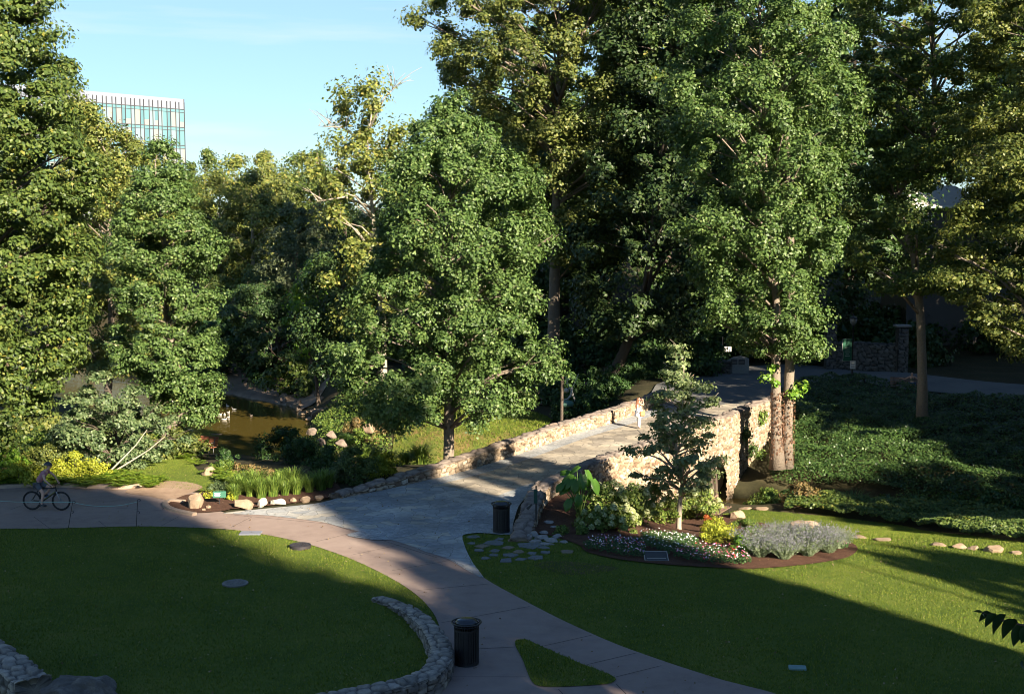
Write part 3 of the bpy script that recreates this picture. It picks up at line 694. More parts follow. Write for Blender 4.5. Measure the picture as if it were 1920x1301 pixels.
fw = thing('seat_wall', 'curved low grey fieldstone wall ending beside the near litter bin, its tip sunlit', 'wall')
stone_wall('wall_body', pxp([(708, 1104), (740, 1115), (770, 1135), (797, 1162), (818, 1195), (828, 1225), (824, 1250), (803, 1272), (760, 1288), (700, 1300), (650, 1308), (600, 1322), (500, 1350)], .35),
           [.07, .12, .22, .32, .42, .46, .46, .46, .46, .46], -.2, -.2, [.34, .36, .40, .44, .48, .5, .5, .5], GREYW, fw, res=.035, cell=(.26, .13), tcell=(.30, .28), relief=.06, seed=9)
f2 = thing('stone_wall', 'short grey fieldstone wall at the lower left corner beside a dark boulder', 'wall')
stone_wall('wall_body', pxp([(-120, 1150), (-40, 1205), (20, 1248), (62, 1280)], .45), .5, -.2, -.2, .75, GREYW, f2, res=.035, cell=(.3, .16), tcell=(.3, .28), relief=.07, seed=12)
GREYW_D = stonemat('painted shade fieldstone', [(0, (.10, .095, .085)), (.3, (.13, .12, .11)), (.6, (.16, .15, .135)), (1, (.20, .185, .165))], (.03, .028, .025))  # darker copy of the grey fieldstone, shade beyond the road painted into its colours
# kerbs
def kerb(name, label, pxs, w, h, mat, z=0):
    P = smooth_poly(pxp(pxs, z), .3, False); A = offset(P, -w / 2); B = offset(P, w / 2); V = []; F = []
    for a, b_ in zip(A, B):
        V += [(a[0], a[1], z - .1), (a[0], a[1], z + h), (a[0] * .85 + b_[0] * .15, a[1] * .85 + b_[1] * .15, z + h + .015), (b_[0] * .85 + a[0] * .15, b_[1] * .85 + a[1] * .15, z + h + .015), (b_[0], b_[1], z + h), (b_[0], b_[1], z - .1)]
    for i in range(len(P) - 1):
        for q in range(5): F.append([i * 6 + q, (i + 1) * 6 + q, (i + 1) * 6 + q + 1, i * 6 + q + 1])
    F += [[0, 1, 2, 3, 4, 5], [len(V) - 6 + q for q in (5, 4, 3, 2, 1, 0)]]
    o = link(name, np_mesh(name, V, F), mat); return tag(o, label, 'kerb')
KERB = plain('kerb concrete', (.36, .27, .20), .9, var=.2, scale=5, bump=.3)
kerb('kerb', 'curved concrete kerb round the tip of the boulder planting by the path', [(345, 944), (320, 942), (309, 947), (315, 955), (335, 962), (365, 968)], .22, .13, KERB)
kerb('kerb', 'long low concrete kerb behind the cyclist along the fern border', [(-200, 914), (0, 916), (60, 913), (120, 914), (180, 916), (235, 917), (262, 913)], .3, .16, KERB)

# ------------------------------------------------------------------ mulch and planting beds
bed_px = [(1000, 1000), (1040, 1008), (1085, 1024), (1100, 1037), (1160, 1051), (1250, 1061), (1350, 1067), (1400, 1069), (1470, 1065), (1540, 1057), (1590, 1047), (1608, 1033), (1600, 1022), (1560, 1010), (1500, 1000), (1440, 985), (1390, 975), (1330, 962), (1250, 955), (1150, 935), (1060, 915), (1015, 950)]
bed = smooth_poly(pxp(bed_px), .3); drape('mulch_bed', bed, .06, MULCH, .3)
drape('mulch_bed', smooth_poly(pxp([(312, 948), (330, 958), (370, 964), (430, 958), (430, 940), (400, 928), (350, 930)], 0), .25), .07, MULCH, .3)
drape('mulch_bed', smooth_poly(pxp([(420, 955), (430, 925), (520, 915), (620, 905), (640, 925), (600, 938), (500, 950)], 0), .25), .05, MULCH, .5)
drape('mulch_bed', smooth_poly(pxp([(-200, 912), (0, 913), (120, 912), (240, 914), (300, 908), (215, 890), (180, 860), (60, 850), (-200, 850)], None), .4), .05, MULCH, .6)

# ------------------------------------------------------------------ lawn blades (uncountable): three-sided slivers stuck on the turf
def blades(name, label, polys, dens, h, w, mat, near=True, zoff=.02):
    PP = []
    for poly in polys:
        P = np.asarray(poly); x0, y0 = P.min(0); x1, y1 = P.max(0); x0 = max(x0, -26); x1 = min(x1, 26); y0 = max(y0, 29)
        n = int((x1 - x0) * (y1 - y0) * dens); X = rng.uniform(x0, x1, n); Y = rng.uniform(y0, y1, n)
        m = inside(poly, X, Y) & (np.abs(X / Y) < .43); PP.append(np.stack([X[m], Y[m]], 1))
    P = np.concatenate(PP); n = len(P); Z = terr(P[:, 0], P[:, 1]) + zoff
    a = rng.uniform(0, 2 * math.pi, n); H = h * rng.uniform(.5, 1.4, n) * (.7 + .6 * vnoise(P[:, 0] * 1.5, P[:, 1] * 1.5, 2)); lean = rng.normal(size=(n, 2)) * .45
    V = np.empty((n, 3, 3), np.float32); ca, sa = np.cos(a) * w, np.sin(a) * w
    V[:, 0] = np.stack([P[:, 0] - ca, P[:, 1] - sa, Z], 1); V[:, 1] = np.stack([P[:, 0] + ca, P[:, 1] + sa, Z], 1)
    V[:, 2] = np.stack([P[:, 0] + lean[:, 0] * H, P[:, 1] + lean[:, 1] * H, Z + H], 1)
    return tag(link(name, np_mesh(name, V.reshape(-1, 3), np.arange(n * 3).reshape(-1, 3)), mat), label, 'grass', kind='stuff')
BLADE = leafmat('grass blade', [(0, (.055, .10, .014)), (.5, (.13, .18, .022)), (.92, (.20, .235, .04)), (1, (.30, .27, .10))], trans=.25, rough=.6, spec=.15)
bedA = np.asarray(bed)
import builtins
def not_in(P, polys):
    m = np.ones(len(P), bool)
    for q in polys: m &= ~inside(q, P[:, 0], P[:, 1])
    return m
def hole(poly, holes):   # simple tag so that blades skip the beds
    return poly
_inside0 = inside
def inside_lawn(poly, X, Y):
    r = _inside0(poly, X, Y)
    if poly is lawn_right: r &= ~_inside0(bed, X, Y)
    return r
inside = inside_lawn
blades('grass', 'short mown grass blades over the lawns', [lawn_left, lawn_right, lawn_far], 420, .045, .011, BLADE)
blades('grass', 'longer grass on the dry bank behind the lone tulip tree', [lawn_back], 160, .12, .02, BLADE, zoff=.04)
blades('grass', 'short grass on the small triangular island in the path', [tri], 700, .05, .011, BLADE, zoff=.052)
inside = _inside0

# ------------------------------------------------------------------ trees that stand in the picture
T = px_tree
T('tulip_tree', 'large bright green tulip tree standing alone left of the bridge, trunk rising behind the parapet', 58,
  [(180, 848, 872), (208, 818, 895), (242, 782, 922), (300, 738, 968), (350, 722, 985), (420, 712, 1020), (455, 715, 1025), (500, 698, 985), (560, 688, 1002), (600, 665, 988), (650, 645, 1002), (700, 635, 1018), (745, 652, 1002), (778, 690, 935)],
  (841, -.9), .52, .135, GREEN, BARK, seed=3, cov=.62, dens=1.15, inner=.35, limbs=110, tr=.27, lump=.12, flat=.85,
  trunk_pts=[Vector((.03 * k * .5, 0, -.6 + 1.75 * k)) for k in range(10)])
T('tulip_tree', 'tall double-trunked green tree beside the far right end of the bridge', 68,
  [(-260, 1350, 1460), (-150, 1310, 1520), (0, 1285, 1560), (120, 1265, 1575), (250, 1255, 1570), (350, 1310, 1570), (420, 1290, 1548), (500, 1310, 1535), (560, 1325, 1540), (610, 1350, 1545), (655, 1410, 1535)],
  (1462, -1.4), .62, .155, GREEN, BARK, seed=5, cov=.6, dens=1.05, inner=.3, limbs=110, tr=.34, lump=.2, flat=.8,
  trunk_pts=[Vector((-.15, 0, -.6)), Vector((-.2, 0, 1.0)), Vector((-.3, 0, 4.0)), Vector((-.35, 0, 8)), Vector((-.9, 0, 13)), Vector((-1.3, 0, 18)), Vector((-1.5, 0, 24))])
dt = bpy.data.objects['tulip_tree.001']
mb = MB(); mb.tube([(.42, .2, -.6), (.38, .2, 1.2), (.42, .2, 4), (.5, .2, 7), (.3, .2, 12), (0, 0, 17)], [.34, .27, .26, .24, .2, .08], 12); mb.build('trunk', BARK, dt, True)
for (cx_, cz_, r_) in [(-.75, 4.1, .42), (-.4, 3.9, .3), (.9, 3.5, .5), (.3, 3.2, .3), (-.8, 4.6, .4)]:
    pass
for eC in (np.array([(-.85, -.2, 4.2), (-.6, -.3, 4.7), (-.4, -.2, 3.9)]), np.array([(1.0, -.1, 3.7), (.7, -.2, 3.4), (.45, -.3, 3.3)])):
    P, N, S_ = clump_leaves(eC, np.array([.42, .38, .34]), 55, .2, None); link('trunk_shoot', leaf_mesh('trunk_shoot', P, N, S_), GREEN_B, dt)
n = 1500; zz = rng.uniform(-.4, 3.4, n); aa = rng.uniform(0, 6.28, n); tx0 = np.where(rng.random(n) < .6, -.2, .4)
link('dead_vine', leaf_mesh('dead_vine', np.stack([tx0 + .36 * np.cos(aa), .2 * (tx0 > 0) + .36 * np.sin(aa), zz], 1), np.stack([np.cos(aa), np.sin(aa), zz * 0 + .3], 1) + rng.normal(size=(n, 3)) * .4, rng.uniform(.07, .14, n)), leafmat('dead vine leaf', [(0, (.07, .035, .02)), (.6, (.16, .08, .05)), (1, (.25, .15, .09))]), dt)
T('maple_tree', 'very large dark maple tree filling the left edge of the view', 55,
  [(-330, -150, 0), (-200, -260, 30), (-60, -300, 55), (0, -300, 62), (60, -310, 90), (130, -320, 112), (190, -320, 124), (240, -330, 140), (330, -330, 150), (450, -330, 145), (560, -330, 130), (650, -320, 120), (720, -300, 100), (790, -260, 60), (830, -200, 10)],
  (-110, -.1), .7, .165, GREEN_M, BARK_D, seed=8, cov=.6, dens=1.4, inner=.4, limbs=70, tr=.38, lump=.05, flat=.55)
T('tulip_tree', 'broad green tulip tree on the near river bank, hanging over the pool', 69,
  [(264, 285, 308), (300, 270, 335), (340, 252, 345), (400, 232, 375), (470, 212, 420), (540, 210, 400), (600, 218, 398), (650, 222, 410), (700, 250, 412), (750, 300, 402), (785, 350, 398)],
  (300, None), .58, .145, GREEN, BARK, seed=12, cov=.6, dens=1.2, inner=.3, limbs=70, tr=.3, lump=.10, flat=.6)
T('tulip_tree', 'yellow-tipped green tree between the maple and the glass building', 84,
  [(195, 135, 160), (230, 120, 200), (265, 125, 262), (300, 120, 300), (400, 100, 320), (520, 90, 330), (620, 100, 320), (680, 110, 300)],
  (205, None), .8, .18, GREEN_Y, BARK, seed=14, cov=.5, dens=1.2, inner=.25, limbs=50, tr=.3, lump=.12)
T('dogwood_tree', 'small rounded dogwood with pale grey-green leaves by the left lawn', 60,
  [(700, 180, 205), (722, 150, 250), (750, 128, 285), (780, 112, 310), (810, 100, 325), (840, 110, 335), (858, 130, 300)],
  (190, None), .5, .13, GREEN_P, BARK_D, seed=17, cov=.5, inner=.25, limbs=40, tr=.09, lump=.12, flat=.45, droop=.3)
T('sycamore_tree', 'sparse yellowing sycamore with bare pale limbs left of the lone tulip tree', 86,
  [(152, 655, 720), (185, 625, 765), (230, 605, 775), (280, 598, 770), (340, 600, 790), (420, 610, 800), (500, 620, 800), (600, 640, 800)],
  (720, None), 1.0, .22, GREEN_Y, BARK_P, seed=21, cov=.34, dens=.85, inner=.15, limbs=60, tr=.3, lump=.22,
  bare=[(17, -4.0, 0, 18.2, .08), (13, -4.0, -1, 13.4, .11), (18, 1.3, 0, 21, .07)])
T('sycamore_tree', 'huge pale olive sycamore rising out of the top of the frame right of the sky', 93,
  [(-330, 900, 1060), (-200, 850, 1120), (-60, 830, 1180), (40, 810, 1180), (105, 815, 1185), (180, 880, 1180), (260, 930, 1190), (330, 970, 1200), (400, 990, 1190), (480, 1010, 1180)],
  (1035, None), .9, .2, GREEN_O, BARK, seed=24, cov=.45, dens=1.2, trunk_pts=[Vector((.05 * k, 0, -.6 + 3.2 * k)) for k in range(10)], inner=.2, limbs=80, tr=.5, lump=.14,
  bare=[(22, -6, 0, 24.5, .16), (20, 3, -2, 27, .16), (18, 5, -1, 22, .14)])
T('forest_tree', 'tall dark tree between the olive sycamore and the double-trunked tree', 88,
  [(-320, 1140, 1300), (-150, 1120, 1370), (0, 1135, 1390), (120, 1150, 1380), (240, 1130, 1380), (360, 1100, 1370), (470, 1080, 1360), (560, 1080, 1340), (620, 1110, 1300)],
  (1131, None), 1.0, .25, leafmat('painted shade leaf', [(0, (.018, .038, .012)), (.5, (.032, .062, .018)), (1, (.06, .09, .025))], trans=.15), BARK_D, seed=27, cov=.5, limbs=50, tr=.36, lump=.12)  # leaf colours darkened to paint in the shadow of the double-trunked tree
T('tulip_tree', 'tall tree with a sun-flecked trunk behind the bench on the ivy bank', 74,
  [(-300, 1640, 1800), (-150, 1600, 1860), (0, 1590, 1900), (130, 1600, 1900), (250, 1610, 1890), (335, 1620, 1745), (400, 1600, 1740), (425, 1590, 1850), (480, 1585, 1840), (540, 1640, 1800)],
  (1726, None), .75, .17, GREEN_M, BARK, seed=31, cov=.5, dens=1.0, inner=.2, limbs=70, tr=.30, lump=.2, flat=.55)
T('tulip_tree', 'tree spreading bright leaves in from the right edge above the ivy bank', 66,
  [(-200, 1850, 2050), (0, 1830, 2150), (150, 1825, 2200), (300, 1830, 2200), (400, 1822, 2200), (480, 1780, 2200), (560, 1800, 2180), (630, 1850, 2150), (665, 1900, 2100)],
  (2010, None), .7, .17, GREEN_O, BARK, seed=33, cov=.5, dens=1.0, inner=.2, limbs=60, tr=.32, lump=.2, flat=.5)
T('forest_tree', 'dark leafy tree below the yellowing sycamore on the far river bank', 90,
  [(470, 600, 660), (510, 585, 690), (560, 575, 700), (610, 565, 690), (660, 570, 680), (700, 600, 670)],
  (690, None), 1.0, .2, GREEN_D, BARK_D, seed=35, cov=.5, limbs=30, tr=.22)
T('forest_tree', 'yellow-green small tree leaning over the far shore of the pool', 98,
  [(480, 575, 625), (520, 560, 640), (580, 545, 625), (630, 540, 600), (655, 555, 590)],
  (600, None), .8, .2, GREEN_B, BARK_D, seed=36, cov=.35, dens=.8, limbs=30, tr=.16)
T('hemlock_tree', 'feathery drooping grey-green evergreen beyond the pool', 118,
  [(370, 545, 575), (400, 520, 620), (440, 490, 640), (480, 480, 640), (530, 480, 620), (580, 500, 600)],
  (555, None), .9, .2, leafmat('hemlock', [(0, (.06, .085, .04)), (.6, (.12, .15, .07)), (1, (.18, .21, .10))]), BARK_D, seed=38, cov=.35, dens=.9, limbs=30, tr=.2, droop=.6, flat=.4)
T('forest_tree', 'low spreading dark green tree over the rock shelf', 112,
  [(535, 440, 520), (570, 410, 560), (610, 415, 600), (650, 430, 620), (685, 450, 590)],
  (500, None), .9, .2, GREEN_D, BARK_D, seed=39, cov=.5, limbs=30, tr=.2, flat=.5)
T('young_oak', 'slim young oak with a pale trunk in the mulch bed before the bridge', 50.3,
  [(645, 1268, 1280), (680, 1252, 1292), (715, 1240, 1305), (750, 1215, 1335), (785, 1215, 1340), (820, 1190, 1350), (860, 1185, 1355), (890, 1200, 1350), (915, 1235, 1340)],
  (1274, None), .40, .13, leafmat('oak leaf', [(0, (.075, .115, .05)), (.5, (.15, .20, .08)), (1, (.26, .31, .14))]), BARK_P, seed=41, cov=.32, dens=.9, inner=.25, limbs=90, tr=.11, lump=.22, flat=.35)

# background woods: a few kinds, each copied with its own turn and size
def proto(name, H, Rr, rc, leaf, seed, cov=.42, lump=.15, dens=.8):
    prof = [(H * .22, Rr * .55), (H * .35, Rr * .95), (H * .55, Rr), (H * .75, Rr * .75), (H * .92, Rr * .38), (H, Rr * .1)]
    return tree_mesh(prof, rc, leaf, cov=cov, dens=dens, seed=seed, limbs=25, tr=.4, lump=lump)
kA = proto('a', 22, 6.5, 1.7, .36, 51); kB = proto('b', 26, 5.5, 1.6, .36, 52); kC = proto('c', 18, 6.0, 1.5, .34, 53)
def cplace(name, label, x, y, k, lm, group, s=1.0, bm=BARK_D, z=None):
    t = thing(name, label, 'tree', (x, y, float(terr(x, y)) if z is None else z), random.uniform(0, 6.28), group); t.scale = (s * random.uniform(.9, 1.1), s * random.uniform(.9, 1.1), s)
    for nm, me, m_ in (('crown', k[0], lm), ('trunk', k[1], bm)):
        me2 = bpy.data.meshes.get(me.name + '_' + m_.name)
        if me2 is None: me2 = me.copy(); me2.name = me.name + '_' + m_.name; me2.materials.clear(); me2.materials.append(m_)
        link(nm, me2, None, t)
    return t
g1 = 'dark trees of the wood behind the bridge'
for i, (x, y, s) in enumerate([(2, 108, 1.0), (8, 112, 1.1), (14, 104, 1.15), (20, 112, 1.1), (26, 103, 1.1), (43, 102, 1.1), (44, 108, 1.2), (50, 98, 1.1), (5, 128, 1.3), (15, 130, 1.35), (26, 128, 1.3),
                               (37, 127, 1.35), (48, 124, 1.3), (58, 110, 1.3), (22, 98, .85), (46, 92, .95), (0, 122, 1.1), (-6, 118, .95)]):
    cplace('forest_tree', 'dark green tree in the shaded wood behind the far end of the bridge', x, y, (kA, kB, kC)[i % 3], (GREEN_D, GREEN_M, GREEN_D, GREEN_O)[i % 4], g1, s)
g2 = 'sunlit trees beyond the river under the open sky'
for i, (px, d, top, k, lm) in enumerate([(385, 175, 288, 0, GREEN_M), (440, 150, 300, 2, GREEN_Y), (500, 160, 292, 0, GREEN_Y), (560, 178, 296, 2, GREEN_M), (600, 165, 290, 0, GREEN_M), (470, 135, 330, 2, GREEN_Y), (410, 140, 335, 0, GREEN_Y),
                                     (530, 150, 345, 2, GREEN_O), (345, 150, 330, 2, GREEN_M), (300, 160, 340, 0, GREEN_O), (240, 150, 330, 2, GREEN_M), (650, 140, 370, 0, GREEN_D), (700, 130, 390, 1, GREEN_M), (760, 125, 400, 0, GREEN_D), (820, 120, 400, 1, GREEN_M),
                                     (160, 150, 330, 0, GREEN_M), (80, 140, 330, 2, GREEN_O), (0, 135, 300, 0, GREEN_M), (585, 128, 460, 2, GREEN_D), (640, 118, 450, 2, GREEN_D), (490, 125, 500, 2, GREEN_D), (400, 128, 520, 2, GREEN_M),
                                     (890, 112, 330, 1, GREEN_D), (960, 106, 380, 0, GREEN_D)]):
    p = atd(px, top, d); kk = (kA, kB, kC)[k]; H = (22, 26, 18)[k]; gz = float(terr(p.x, d))
    cplace('forest_tree', 'leafy tree in the sunlit belt of woodland beyond the river', p.x, d, kk, lm, g2, (p.z - gz) / H, BARK_P if lm is GREEN_Y else BARK_D)
g3 = 'trees standing right of the view and behind it'
kD = tree_mesh([(3, 4.8), (8, 6), (20, 6), (26, 5.6), (29, 4.2), (30.5, 2)], 1.5, .45, cov=.5, dens=1.1, inner=.5, seed=57, limbs=25, tr=.5, lump=.10)
def sun_tree(u, w, reach, rr):
    x, y = u * PX + w * SX, u * PY + w * SY; H = (reach + w) * math.tan(SUN_EL)
    t = cplace('forest_tree', 'tall tree outside the picture to the right of the lawns', x, y, kD, GREEN_D, g3, 1, z=0)
    t.scale = (rr / 6, rr / 6, H / 29)
kE = tree_mesh([(20.0, 3.2), (21, 5.6), (23.0, 5.8), (24.5, 3.2)], 1.3, .42, cov=.5, dens=1.1, inner=.5, seed=58, limbs=20, tr=.3, lump=.10)
SUNT = [(u, w, r_, 5.4) for u, w, r_ in [(-14, 36, 66), (-8, 30, 64), (-2, 35, 62), (3, 27, 59), (8, 33, 53), (12.0, 27, 52), (-12, 47, 66), (-5, 46, 64), (2, 45, 62), (7.5, 44, 54), (12.2, 42, 52), (-1, 22, 60), (6, 20, 56), (11.5, 16, 40), (10, 37, 51)]]
SUNT += [(24.4, 6, 40, 2.6), (24.6, 15, 49, 2.9), (26.2, 24, 51, 2.4), (23.4, 27, 46, 1.9), (25.2, 36, 50, 2.9), (27.2, 12, 44, 1.6), (19.4, 15, 29, 2.2), (20.4, 23, 33, 1.6), (18.4, 28, 30, 2.0), (22, 30, 41, 1.6), (27.2, 4, 34, 1.6),
       (33.8, 6, 27, 1.2), (35.4, 12, 26.5, 1.2), (32.2, -3, 21.5, 1.0), (44.8, 0, 34, 1.6), (48, 5, 39, 2.4), (52, -1, 38, 2.4), (54.5, 3, 38, 2.6), (49, 12, 38, 3), (63.5, -14, 57, 5.4), (70, -17, 76, 5.6), (64, 0, 57, 5.4), (79, -18, 78, 6), (89, -20, 80, 6), (72, -2, 78, 6), (82, -4, 78, 6), (98, -22, 80, 7)]
for a_ in SUNT: sun_tree(*a_)
u, w = 31.9, 12; cplace('forest_tree', 'high-crowned tree with a long bare trunk outside the picture on the right', u * PX + w * SX, u * PY + w * SY, kE, GREEN_D, g3, 1, z=1.5).scale = (.46, .46, 1)

# ------------------------------------------------------------------ rocks
def rock_mesh(seed, sub=3, flat=1.0, cuts=14, dr=(.42, .72), nz=1.0):
    g = np.random.default_rng(seed); V, F = ico(sub); V = V.copy()
    for _ in range(cuts):
        n = g.normal(size=3); n /= np.linalg.norm(n); d = g.uniform(*dr); k = V @ n; V -= np.outer(np.maximum(0, k - d), n) * .92
    nn = V / np.linalg.norm(V, axis=1, keepdims=True)
    dsp = (vnoise(V[:, 0] * 3 + V[:, 2] * 2, V[:, 1] * 3 + seed, 1) - .5) * .14 + (vnoise(V[:, 0] * 8 + V[:, 2] * 5, V[:, 1] * 8 - V[:, 2] * 4, 2) - .5) * .07
    V += nn * dsp[:, None] * nz
    V[:, 2] = np.where(V[:, 2] < -.35, -.35 + (V[:, 2] + .35) * .3, V[:, 2])
    me = np_mesh('rock', V, [list(f) for f in F]); return me
ROCKS = [rock_mesh(100 + i) for i in range(7)]
ROCK_T = groundmat('tan boulder', [(.3, (.19, .135, .085)), (.5, (.30, .22, .15)), (.7, (.40, .32, .23))], scales=(1.2, 6, 30), bump=.6, dist=.04)
ROCK_W = groundmat('white boulder', [(.3, (.34, .31, .26)), (.5, (.46, .43, .37)), (.7, (.54, .51, .45))], scales=(1.2, 6, 30), bump=.5, dist=.04)
ROCK_D = groundmat('dark boulder', [(.3, (.10, .08, .065)), (.5, (.20, .16, .13)), (.7, (.32, .26, .20))], scales=(1.2, 6, 30), bump=.8, dist=.05)
ROCK_G = groundmat('grey slab stone', [(.3, (.20, .19, .185)), (.5, (.30, .285, .27)), (.7, (.38, .35, .32))], scales=(1.2, 6, 30), bump=.6, dist=.03)
_rk = {}
def rockmesh(i, mat):
    if (i, mat.name) not in _rk:
        m_ = ROCKS[i].copy(); m_.materials.append(mat); _rk[(i, mat.name)] = m_
    return _rk[(i, mat.name)]
def rock(px, py, w, h, label, mat=None, group=None, name='boulder', pos=None, dz=0, dep=None, tilt=0, rz=None, cat='rock'):
    p = pos if pos is not None else ath(px, py); s = FPX / p.y; hw = w / s / 2; hh = h / s
    o = link(name, rockmesh(random.randrange(7), mat or ROCK_T)); o.location = (p.x, p.y + hw * .6, p.z + hh * .28 + dz)
    o.scale = (hw * 1.12, (dep or hw * .8), hh * .78); o.rotation_euler = (tilt, tilt * .5, random.uniform(-.5, .5) if rz is None else rz)
    o.data.shade_smooth() if False else None
    return tag(o, label, cat, group)
rock(1505, 994, 64, 20, 'large flat-topped tan boulder behind the lavender-grey border')
rock(1385, 975, 46, 22, 'pinkish boulder at the foot of the wooden bench by the bridge arch')
rock(1352, 986, 16, 8, 'small tan stone lying behind the grey border, left of the flat-topped boulder', pos=ath(1452, 992))
G_ = 'flat stones set in the right-hand lawn'
for (x, y, w, h, l) in [(1431, 958, 38, 7, 'low tan stone at the water edge of the lawn, beside the arch'), (1400, 956, 30, 5, 'thin tan stone on the grass lip below the bridge wall'), (1615, 1011, 38, 7, 'first low stone sunk in the lawn right of the flower bed'),
                        (1660, 1016, 46, 6, 'second low stone sunk in the lawn right of the flower bed'), (1764, 1026, 44, 8, 'dark-patched low stone at the left end of the row of stones'), (1803, 1030, 36, 10, 'middle stone of the row in the right-hand lawn'),
                        (1828, 1032, 28, 10, 'pale stone touching the block-shaped boulder in the lawn row'), (1871, 1038, 48, 17, 'block-shaped pale boulder, tallest of the row in the right-hand lawn'), (1909, 1041, 30, 9, 'half-buried stone at the far right end of the lawn row')]:
    rock(x, y, w, h, l, ROCK_T, G_, rz=0)
rock(365, 957, 40, 40, 'tall rounded tan boulder at the tip of the planting by the path')
for (x, y, w, h, l) in [(382, 960, 12, 9, 'small pale stone leaning on the tall rounded boulder'), (390, 956, 14, 11, 'small stone between the tall boulder and the green plant sign'), (352, 962, 10, 6, 'tiny stone at the kerb below the tall boulder')]:
    rock(x, y, w, h, l, ROCK_T)
for (x, y, w, h, l, m_) in [(456, 956, 56, 24, 'long brown boulder edging the path right of the plant sign', ROCK_T), (489, 951, 22, 19, 'upright white boulder in the row edging the path', ROCK_W), (520, 948, 44, 15, 'long low cream boulder edging the path', ROCK_W),
                        (549, 943, 22, 13, 'rounded cream stone in the row before the parapet starts', ROCK_T), (573, 942, 26, 14, 'tan stone next to last in the row before the parapet', ROCK_T), (598, 938, 24, 11, 'last tan stone in the row, touching the parapet end', ROCK_T)]:
    rock(x, y, w, h, l, m_)
rock(388, 893, 36, 22, 'tan boulder half buried at the edge of the left lawn')
rock(328, 848, 46, 18, 'flat pinkish rock left of the red bench')
for (x, y, w, h, l) in [(392, 842, 60, 30, 'dark rock outcrop at the water behind the red bench'), (428, 848, 40, 24, 'upright dark rock at the water right of the red bench')]:
    rock(x, y, w, h, l, ROCK_D)
# banks of the pool
sh = 'boulders along the far shore of the pool'
rr_ = random.Random(4)
for (x, y, w, h) in [(532, 752, 26, 14), (543, 762, 22, 10), (556, 768, 24, 14), (566, 782, 26, 12), (580, 790, 30, 10), (600, 776, 34, 12), (540, 735, 24, 12), (556, 744, 30, 10)]:
    rock(x, y, w, h, 'sunlit tan boulder on the far shore of the pool', ROCK_T, sh, pos=ath(x, y))
for i in range(34):
    x = rr_.uniform(525, 665); y = 760 - (x - 525) * .02 - rr_.uniform(0, 75) ; p = at(x, y, -2.2)
    rock(x, y, rr_.uniform(14, 34), rr_.uniform(10, 18), 'shaded brown boulder on the slope above the pool', ROCK_D, 'shaded boulders above the pool', pos=Vector((p.x, p.y, float(terr(p.x, p.y)))), tilt=rr_.uniform(-.3, .3))
for (x, y, w, h) in [(585, 815, 26, 16), (600, 835, 30, 18), (560, 838, 26, 16), (620, 822, 24, 14), (610, 850, 26, 16), (640, 838, 28, 14), (575, 860, 30, 18), (555, 872, 26, 16), (600, 872, 28, 16)]:
    rock(x, y, w, h, 'brown boulder between the bushes on the near bank', ROCK_D, 'boulders between the bushes of the near bank', pos=at(x, y, -2.3))
rock(690, 812, 26, 22, 'tan boulder among bushes at the edge of the dry lawn', pos=at(690, 812, -1.6))
# stones heaped at the foot of the parapet
for i, (x, y, w, h) in enumerate([(1002, 1008, 26, 12), (1018, 1014, 34, 12), (1036, 1018, 36, 9), (1004, 1020, 30, 9), (1046, 1010, 26, 9), (1022, 1004, 24, 9), (992, 1012, 20, 14), (1058, 1019, 22, 6), (1030, 984, 26, 9), (1022, 1024, 34, 6), (1040, 992, 24, 7)]):
    rock(x, y, w, h, 'flat grey stone in the heap at the near end of the right parapet', ROCK_G, 'stones heaped at the end of the parapet', name='stone', tilt=.15)
for i in range(5): pass
# stepping stones
SS = MB()
for i, (x, y, w, tan_) in enumerate([(887, 1008, 25, 0), (903, 1025, 30, 1), (927, 1019, 38, 0), (937, 1012, 22, 0), (898, 1033, 20, 0), (953, 1028, 26, 1), (928, 1034, 20, 0), (957, 1042, 30, 0), (972, 1036, 22, 1), (997, 1039, 22, 0), (1005, 1047, 34, 0),
                               (950, 1052, 30, 0), (976, 1050, 24, 0), (910, 1048, 22, 0), (993, 1024, 46, 0), (1022, 1037, 22, 0), (1063, 1036, 26, 1), (926, 1042, 20, 0), (1020, 1028, 22, 0), (884, 1020, 16, 0)]):
    c = ath(x, y); hw = w / (FPX / c.y) / 2; k = random.randint(4, 6); a0 = random.uniform(0, 6); poly = []
    for q in range(k):
        a = a0 + 2 * math.pi * q / k + random.uniform(-.25, .25); r_ = random.uniform(.85, 1.2); poly.append((math.cos(a) * hw * r_, math.sin(a) * hw * 1.05 * r_))
    mb = MB(); mb.prism(poly, -.05, .02); mb.prism([(a * .95, b_ * .95) for a, b_ in poly], .02, .028)
    o = mb.build('stepping_stone', plain('tan slab', (.22, .175, .13), .85, var=.3, scale=6, bump=.3) if tan_ else plain('blue grey slab', (.16, .165, .175), .8, var=.3, scale=6, bump=.3)); o.location = (c.x, c.y, c.z + .02)
    tag(o, 'worn tan stepping stone set in the grass by the far litter bin' if tan_ else 'blue-grey stepping stone set in the grass by the far litter bin', 'stepping stone', 'stepping stones in the grass')

